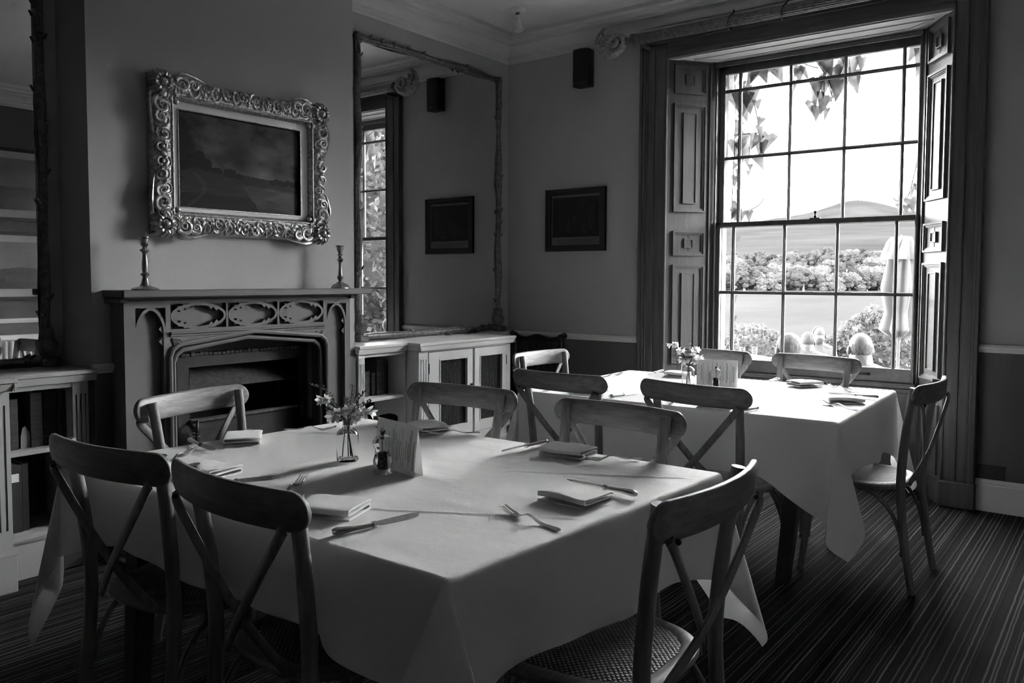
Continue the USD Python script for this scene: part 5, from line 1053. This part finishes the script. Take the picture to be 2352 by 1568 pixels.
# people sitting outside
def hull_chain(J, bones, sub=2):
    M = m3.Manifold()
    for a_, b_ in bones:
        pa, pb = J[a_], J[b_]; pts_ = np.vstack([sph(q[:3], q[3], 1).vertices for q in (pa, pb)])
        M = M+m3.Manifold.hull_points(pts_.astype(np.float32)) if True else M
    return M
def soft(M, edge, it=12):
    m = unman(M.refine_to_length(edge)); m = welded(m); trimesh.smoothing.filter_taubin(m, iterations=it); return m
m_skin = mat('skin', .036, .5, var=.08, vs=(30, 30, 30)); m_grey_hair = mat('grey_hair', .022, .7, var=.35, vs=(120, 120, 30)); m_white_hair = mat('white_hair', .038, .7, var=.2, vs=(120, 120, 30)); m_dark_hair = mat('brown_hair', .02, .6, var=.4, vs=(120, 120, 20))
def person(label, loc, rz, hair, shirt, glasses=False, female=False):
    t = thing('person', label, 'person', loc, rz); UsdGeom.Xformable(t).AddScaleOp().Set(Gf.Vec3f(1.06, 1.06, 1.0)); k = .92 if female else 1.
    hc = A([0, .045, 1.165])
    J = {'pel': (0, -.02, .52, .135), 'wai': (0, -.02, .70, .130), 'che': (0, -.01, .86, .148), 'nb': (0, .0, .985, .086), 'nt': (0, .012, 1.09, .074)}
    for s, n in ((-1, 'l'), (1, 'r')):
        J |= {n+'sh': (s*.175*k, -.005, .935, .066), n+'el': (s*.235*k, .06, .68, .043), n+'wr': (s*.165, .27, .68, .028), n+'pm': (s*.15, .33, .675, .030), n+'hp': (s*.09, 0, .50, .095), n+'kn': (s*.12, .42, .49, .062), n+'an': (s*.12, .43, .09, .042), n+'to': (s*.13, .58, .035, .035)}
    B_ = [('pel', 'wai'), ('wai', 'che'), ('che', 'nb'), ('nb', 'nt')]
    for n in 'lr': B_ += [('che', n+'sh'), ('nb', n+'sh'), (n+'sh', n+'el'), (n+'el', n+'wr'), (n+'wr', n+'pm'), ('pel', n+'hp'), (n+'hp', n+'kn'), (n+'kn', n+'an'), (n+'an', n+'to')]
    M = hull_chain(J, B_)
    head = man(sph(hc+A([0, -.012, .025]), 1., 3, (.076, .094, .094)))+man(sph(hc+A([0, .022, -.04]), 1., 3, (.066, .076, .084)))
    head = head+m3.Manifold.hull_points(np.vstack([sph(hc+A([0, .088, -.005]), .011, 1).vertices, sph(hc+A([0, .104, -.032]), .014, 1).vertices]).astype(np.float32))
    for s in (-1, 1):
        head = head+man(sph(hc+A([s*.082, -.006, -.014]), 1., 2, (.013, .022, .035)))-man(sph(hc+A([s*.030, .092, .010]), .013, 2))
    head = head-man(sph(hc+A([0, .100, -.068]), 1., 2, (.024, .010, .004)))
    M = M+head
    for n, s in (('l', -1), ('r', 1)):
        pm = A(J[n+'pm'][:3])
        for q, (dx, ln) in enumerate(((-.022, .070), (-.008, .080), (.007, .075), (.021, .060))):
            f0_, f1_, f2_ = pm+A([dx, .02, 0]), pm+A([dx*1.1, .02+ln*.55, .006]), pm+A([dx*1.1, .02+ln, -.012])
            for a_, b_ in ((f0_, f1_), (f1_, f2_)): M = M+m3.Manifold.hull_points(np.vstack([sph(a_, .0085, 1).vertices, sph(b_, .0078, 1).vertices]).astype(np.float32))
        M = M+m3.Manifold.hull_points(np.vstack([sph(pm+A([-s*.025, -.01, 0]), .011, 1).vertices, sph(pm+A([-s*.048, .03, .004]), .009, 1).vertices]).astype(np.float32))
    obj('body', soft(M, .014, 8), m_skin, t, smooth=True)
    grow = lambda names, d: {q: (*J[q][:3], J[q][3]+d) for q in names}
    sh = ['pel', 'wai', 'che', 'lsh', 'rsh', 'lel', 'rel']; Js = grow(sh, .016); Js['nb'] = (0, 0, .995, .094); Js['lel'] = (*A(J['lsh'][:3])*.35+A(J['lel'][:3])*.65, .062); Js['rel'] = (*A(J['rsh'][:3])*.35+A(J['rel'][:3])*.65, .062)
    obj('shirt', soft(hull_chain(Js, [('pel', 'wai'), ('wai', 'che'), ('che', 'lsh'), ('che', 'rsh'), ('nb', 'lsh'), ('nb', 'rsh'), ('che', 'nb'), ('lsh', 'lel'), ('rsh', 'rel')]), .02, 8), shirt, t, smooth=True)
    tr = ['pel', 'lhp', 'rhp', 'lkn', 'rkn', 'lan', 'ran']; Jt = grow(tr, .012)
    obj('trousers', soft(hull_chain(Jt, [('pel', 'lhp'), ('pel', 'rhp'), ('lhp', 'lkn'), ('rhp', 'rkn'), ('lkn', 'lan'), ('rkn', 'ran')]), .025, 6), m_dark, t, smooth=True)
    hm = None
    if hair == 'thin':   # a low fringe round the back of a bald head
        hm = man(sph(hc+A([0, -.016, .008]), 1., 4, (.0795, .0945, .088)))-boxM(-.2, .2, .035, .3, .9, 1.5)-man(sph(hc+A([0, .02, .115]), 1., 3, (.085, .105, .085)))-boxM(-.2, .2, -.3, .3, .9, 1.105); hmat = m_grey_hair
    elif hair == 'white':
        hm = man(sph(hc+A([0, -.020, .030]), 1., 4, (.084, .100, .098)))-boxM(-.2, .2, .055, .3, .9, 1.5)-boxM(-.2, .2, -.3, .3, .9, 1.10); hmat = m_white_hair
    elif hair == 'crop':
        hm = man(sph(hc+A([0, -.016, .028]), 1., 4, (.0785, .0965, .0955)))-boxM(-.2, .2, .045, .3, .9, 1.5)-boxM(-.2, .2, -.3, .3, .9, 1.12); hmat = m_grey_hair
    else:
        hm = man(sph(hc+A([0, -.022, .025]), 1., 4, (.086, .104, .100)))-boxM(-.2, .2, .05, .3, .9, 1.5)+man(sph((0, -.055, 1.03), 1., 3, (.075, .055, .16))); hmat = m_dark_hair
    hr_ = welded(unman(hm.refine_to_length(.012))); nv = hr_.vertex_normals; hv = hr_.vertices; hr_.vertices = hv+nv*(.010*(meshkit.fbm(hv*A([70, 70, 26])+7, 3, 5)-.42))[:, None]
    obj('hair', hr_, hmat, t, smooth=60)
    if glasses:
        th = np.linspace(0, 2*PI, 20); g_ = [tube(np.stack([s*.032+.024*np.cos(th), np.full(20, hc[1]+.103), hc[2]+.012+.019*np.sin(th)], 1), .0022, 5, cap=False) for s in (-1, 1)]
        g_ += [tube([(s*.056, hc[1]+.10, hc[2]+.016), (s*.080, hc[1]+.05, hc[2]+.016), (s*.083, hc[1]-.012, hc[2]+.010)], .0025, 5) for s in (-1, 1)]
        obj('glasses', cat(g_), m_black, t)
    return t
m_shirt_w = mat('white_shirt', .05, .8); m_shirt_g = mat('grey_shirt', .028, .8)
PPL = [((2.500, 1.130), 36, 'bald man with a grey fringe in a pale shirt, his back to the window glass', 'thin', m_shirt_w, False, False, -.36),
       ((2.11, .685), 50, 'white haired man in glasses sitting close outside the window', 'white', m_shirt_w, True, False, -.36),
       ((.834, 5.158), 30, 'cropped grey haired man in a grey shirt on the lawn, seen from behind', 'crop', m_shirt_g, False, False, -.62),
       ((.556, 6.48), -150, 'long haired woman facing the house, beside the man on the lawn', 'long', m_shirt_w, False, True, -.62)]
for xy, rz, lab, hr, shm, gl, fe, z in PPL: person(lab, (*xy, z), rz, hr, shm, gl, fe)
def teak_chair(label, loc, rz):
    t = thing('garden_chair', label, 'chair', loc, rz, 'slatted garden chairs'); mw = m_teak
    for k in range(7): obj('seat_slat', rbox(-.23, .23, -.2+k*.062, -.2+k*.062+.05, .40, .42), mw, t)
    obj('top_bar', rbox(-.26, .26, -.325, -.295, .83, .89, .008), mw, t); obj('low_bar', rbox(-.24, .24, -.27, -.245, .50, .54), mw, t)
    for k in range(8):
        x = -.19+k*.054; s = rbox(x-.014, x+.014, -.006, .006, 0, .34); s.apply_transform(trimesh.transformations.rotation_matrix(.15, [1, 0, 0])); s.apply_translation([0, -.258, .51]); obj('back_slat', s, mw, t)
    for s in (-1, 1):
        obj('rear_leg', tube([(s*.25, -.27, 0), (s*.25, -.245, .42), (s*.25, -.31, .88)], .026, 8), mw, t); obj('front_leg', rbox(s*.25-.022, s*.25+.022, .19, .235, 0, .62), mw, t); obj('arm_rest', rbox(s*.25-.03, s*.25+.03, -.27, .25, .62, .645), mw, t)
    return t
m_teak = mat('bleached_teak', .06, .7, var=.2, vs=(8, 8, 8))
tk = teak_chair('bleached slatted garden chair of the man on the lawn', (.834, 5.10, -.62), 30)
dup(tk, (2.50, 1.13-.02, -.46), 36, 'slatted garden chair of the bald man by the window'); st_ = thing('garden_stool', 'wooden garden stool under the white haired man by the window', 'stool', (2.11, .73, -.36), 0); obj('seat', rbox(-.18, .18, -.18, .18, .36, .40, .01), m_teak, st_)
for sx in (-1, 1):
    for sy in (-1, 1): obj('leg', rbox(sx*.15-.02, sx*.15+.02, sy*.15-.02, sy*.15+.02, 0, .36), m_teak, st_)

dup(tk, (.575, 6.52, -.62), -150, 'slatted garden chair of the woman on the lawn')
def garden_table(label, loc, w, group=None):
    t = thing('garden_table', label, 'table', loc, 52); mw = m_teak
    for k in range(8): obj('slat', rbox(-w, w, -.36+k*.092, -.36+k*.092+.08, .71, .735), mw, t)
    for sx in (-1, 1):
        for sy in (-1, 1): obj('leg', rbox(sx*(w-.1)-.03, sx*(w-.1)+.03, sy*.3-.03, sy*.3+.03, 0, .71), mw, t)
    return t
garden_table('slatted garden table with glasses on the lawn at the left', (.10, 4.72, -.40), .42)
for k, (x, y, h, lab) in enumerate([(.02, 4.60, .15, 'tall clear tumbler on the garden table, left'), (.14, 4.72, .13, 'stemmed glass in the middle of the garden table'), (.27, 4.80, .14, 'clear tumbler on the garden table, right')]):
    g = lathe([(0, 0), (.030, 0), (.034, .004), (.040, h), (.037, h), (.031, .010), (0, .010)], 18)
    p_ = tag(obj('drinking_glass', g, m_acrylic, None), lab, 'glass', 'glasses on the garden table'); UsdGeom.Xformable(p_).AddTranslateOp().Set(Gf.Vec3d(x, y, .336))
pr = thing('parasol', 'folded white parasol standing on the lawn before the round bush', 'parasol', (1.60, 6.50, -.62), 0); m_canvas = linen('parasol_canvas', .10, .2, 300)
obj('pole', lathe([(0, 0), (.022, 0), (.022, 2.50), (.03, 2.51), (0, 2.56)], 14), m_teak, pr); obj('base', lathe([(0, 0), (.26, 0), (.26, .05), (.05, .08), (.04, .3), (0, .3)], 24), m_stone, pr)
def folds(prof, seed, k=8, amp=.22):
    def f(u, v):
        a_ = u*2*PI; r = np.interp(v, prof[0], prof[1]); z = np.interp(v, prof[0], prof[2]); r = r*(1+amp*np.sin(k*a_+seed+2*v)*np.clip(v*3, 0, 1)+.08*np.sin(3*a_+seed+5*v)); return np.stack([r*np.cos(a_), r*np.sin(a_), z], -1)
    return grid(97, 50, f)
obj('canopy', folds(([0, .06, .25, .5, .72, .76, .9, 1], [.02, .13, .155, .20, .165, .15, .21, .12], [2.52, 2.50, 2.2, 1.85, 1.60, 1.52, 1.28, 1.20]), 1.), m_canvas, pr, smooth=True)
obj('top_vent', folds(([0, .1, .5, 1], [.02, .12, .155, .23], [2.535, 2.52, 2.40, 2.22]), 2., 7), m_canvas, pr, smooth=True)
# bushes and trees
def leafball(n, rad, c, L, seed, squash=(1, 1, 1), core=True):
    rs = np.random.default_rng(seed); d = rs.normal(size=(n, 3)); d /= np.linalg.norm(d, axis=1)[:, None]
    lump = .80+.40*meshkit.fbm(d*2.2+seed, 3, seed); p = d*lump[:, None]*A(rad)*(.82+.18*rs.random((n, 1)))+A(c)
    a_ = rs.normal(size=(n, 3))+d*.8; a_ /= np.linalg.norm(a_, axis=1)[:, None]; b_ = np.cross(a_, rs.normal(size=(n, 3))); b_ /= np.linalg.norm(b_, axis=1)[:, None]
    l = L*rs.uniform(.7, 1.3, (n, 1)); V = np.stack([p-a_*l*.5, p+b_*l*.28, p+a_*l*.5, p-b_*l*.28], 1).reshape(-1, 3); i = np.arange(n)*4
    return tm(V, np.vstack([np.stack([i, i+1, i+2], 1), np.stack([i, i+2, i+3], 1)]))
def bush(label, loc, rad, n, L, seed, m=None, cat_='bush'):
    t = thing('bush', label, cat_, loc, 0); s = sph((0, 0, rad[2]*.9), 1., 3, None); s.vertices = (s.vertices-A([0, 0, rad[2]*.9]))*A(rad)*.80+A([0, 0, rad[2]*.9])
    obj('twigs', s, m_stem, t, smooth=True); tag(obj('foliage', leafball(n, rad, (0, 0, rad[2]*.9), L, seed), m or m_bush, t, smooth=False), kind='stuff'); return t
bush('dense clipped round bush behind the folded parasol', (.72, 8.85, -.68), (.66, .66, .80), 5200, .085, 1)
bush('loose pale bush on the lawn at the left of the window', (-.45, 6.75, -.62), (.62, .6, .66), 3600, .075, 2)
bush('small bush behind the heads at the left edge of the round bush', (.10, 8.6, -.66), (.42, .4, .55), 2200, .075, 3)
bush('low shrub against the house wall at the lower left of the window', (1.32, 1.15, -.36), (.30, .35, .62), 1800, .07, 4)
bush('tall leafy shrub on the right of the terrace, seen in the mirror', (9.3, 7.1, -.6), (2.3, 1.9, 2.9), 15000, .17, 5)
bush('second leafy shrub beyond the terrace, seen in the mirror', (12.6, 9.2, -.7), (2.6, 2.2, 2.3), 9000, .19, 6)
def crown(seed, n, spread, hgt):
    rs = np.random.default_rng(seed); ms = []
    for k in range(n):
        q = rs.uniform(0, 6.28); r = spread*math.sqrt(rs.random())*.75; z = hgt*(.14+.66*rs.random()*(1-.5*r/spread)); s = rs.uniform(.20, .42)*spread
        b = trimesh.creation.icosphere(3, 1.); d = b.vertices; f = .60+.62*meshkit.fbm(d*2.3+k*7+seed, 4, seed+k)+.34*(meshkit.noise(d*6+k, k)-.5); b.vertices = d*f[:, None]*s*A([1, 1, .85]); b.apply_translation([r*math.cos(q), r*math.sin(q), z]); ms.append(b)
    return cat(ms)
TREES = []
for k, (n, sp_, h_, tone, lab) in enumerate([(24, 5.0, 11., .018, 'dark rounded tree in the belt beyond the field'), (26, 5.6, 10., .045, 'pale spreading tree in the belt beyond the field'), (22, 4.2, 12., .030, 'mid grey tall tree in the belt beyond the field')]):
    m_ = mat(f'tree_foliage_{k}', tone, .9, spec=0., var=.55, vs=(1.1, 1.1, 1.1), bump=.8, bs=(2.6, 2.6, 2.6), dist=.6, detail=5)
    TREES.append((n, sp_, h_, m_, lab))
rs = np.random.default_rng(12); spots = []
for row, (s0, s1, cnt) in enumerate(((244, 258, 20), (266, 290, 20), (305, 340, 22), (360, 410, 24), (440, 520, 26))):
    for k in range(cnt):
        px = 1610+(k+.5)*(560/cnt)+rs.uniform(-14, 14); s = rs.uniform(s0, s1); t_ = (px-1176)/1887; p = E2+FWD*s+RGT*t_*s; spots.append((p[0], p[1], rs.integers(0, 3) if row else rs.choice([0, 1, 1, 2]), rs.uniform(.75, 1.2)*(.75 if row == 0 else 1)))
first = {}
for x, y, kd, sc_ in spots:
    z = float(ground(A(x), A(y)))-.3; n, sp_, h_, m_, lab = TREES[kd]
    if kd not in first:
        t = thing('tree', lab, 'tree', (x, y, z), 0, 'trees beyond the field: '+lab.split(' tree')[0]); obj('crown', crown(40+kd, n, sp_, h_), m_, t, smooth=True)
        obj('trunk', tube([(0, 0, 0), (.1, 0, h_*.3), (0, .1, h_*.6)], [.45, .35, .2], 8), m_stem, t); first[kd] = t
    else: dup(first[kd], (x, y, z), rs.uniform(0, 360), lab, scale=(sc_*1.1, sc_*1.1, sc_))
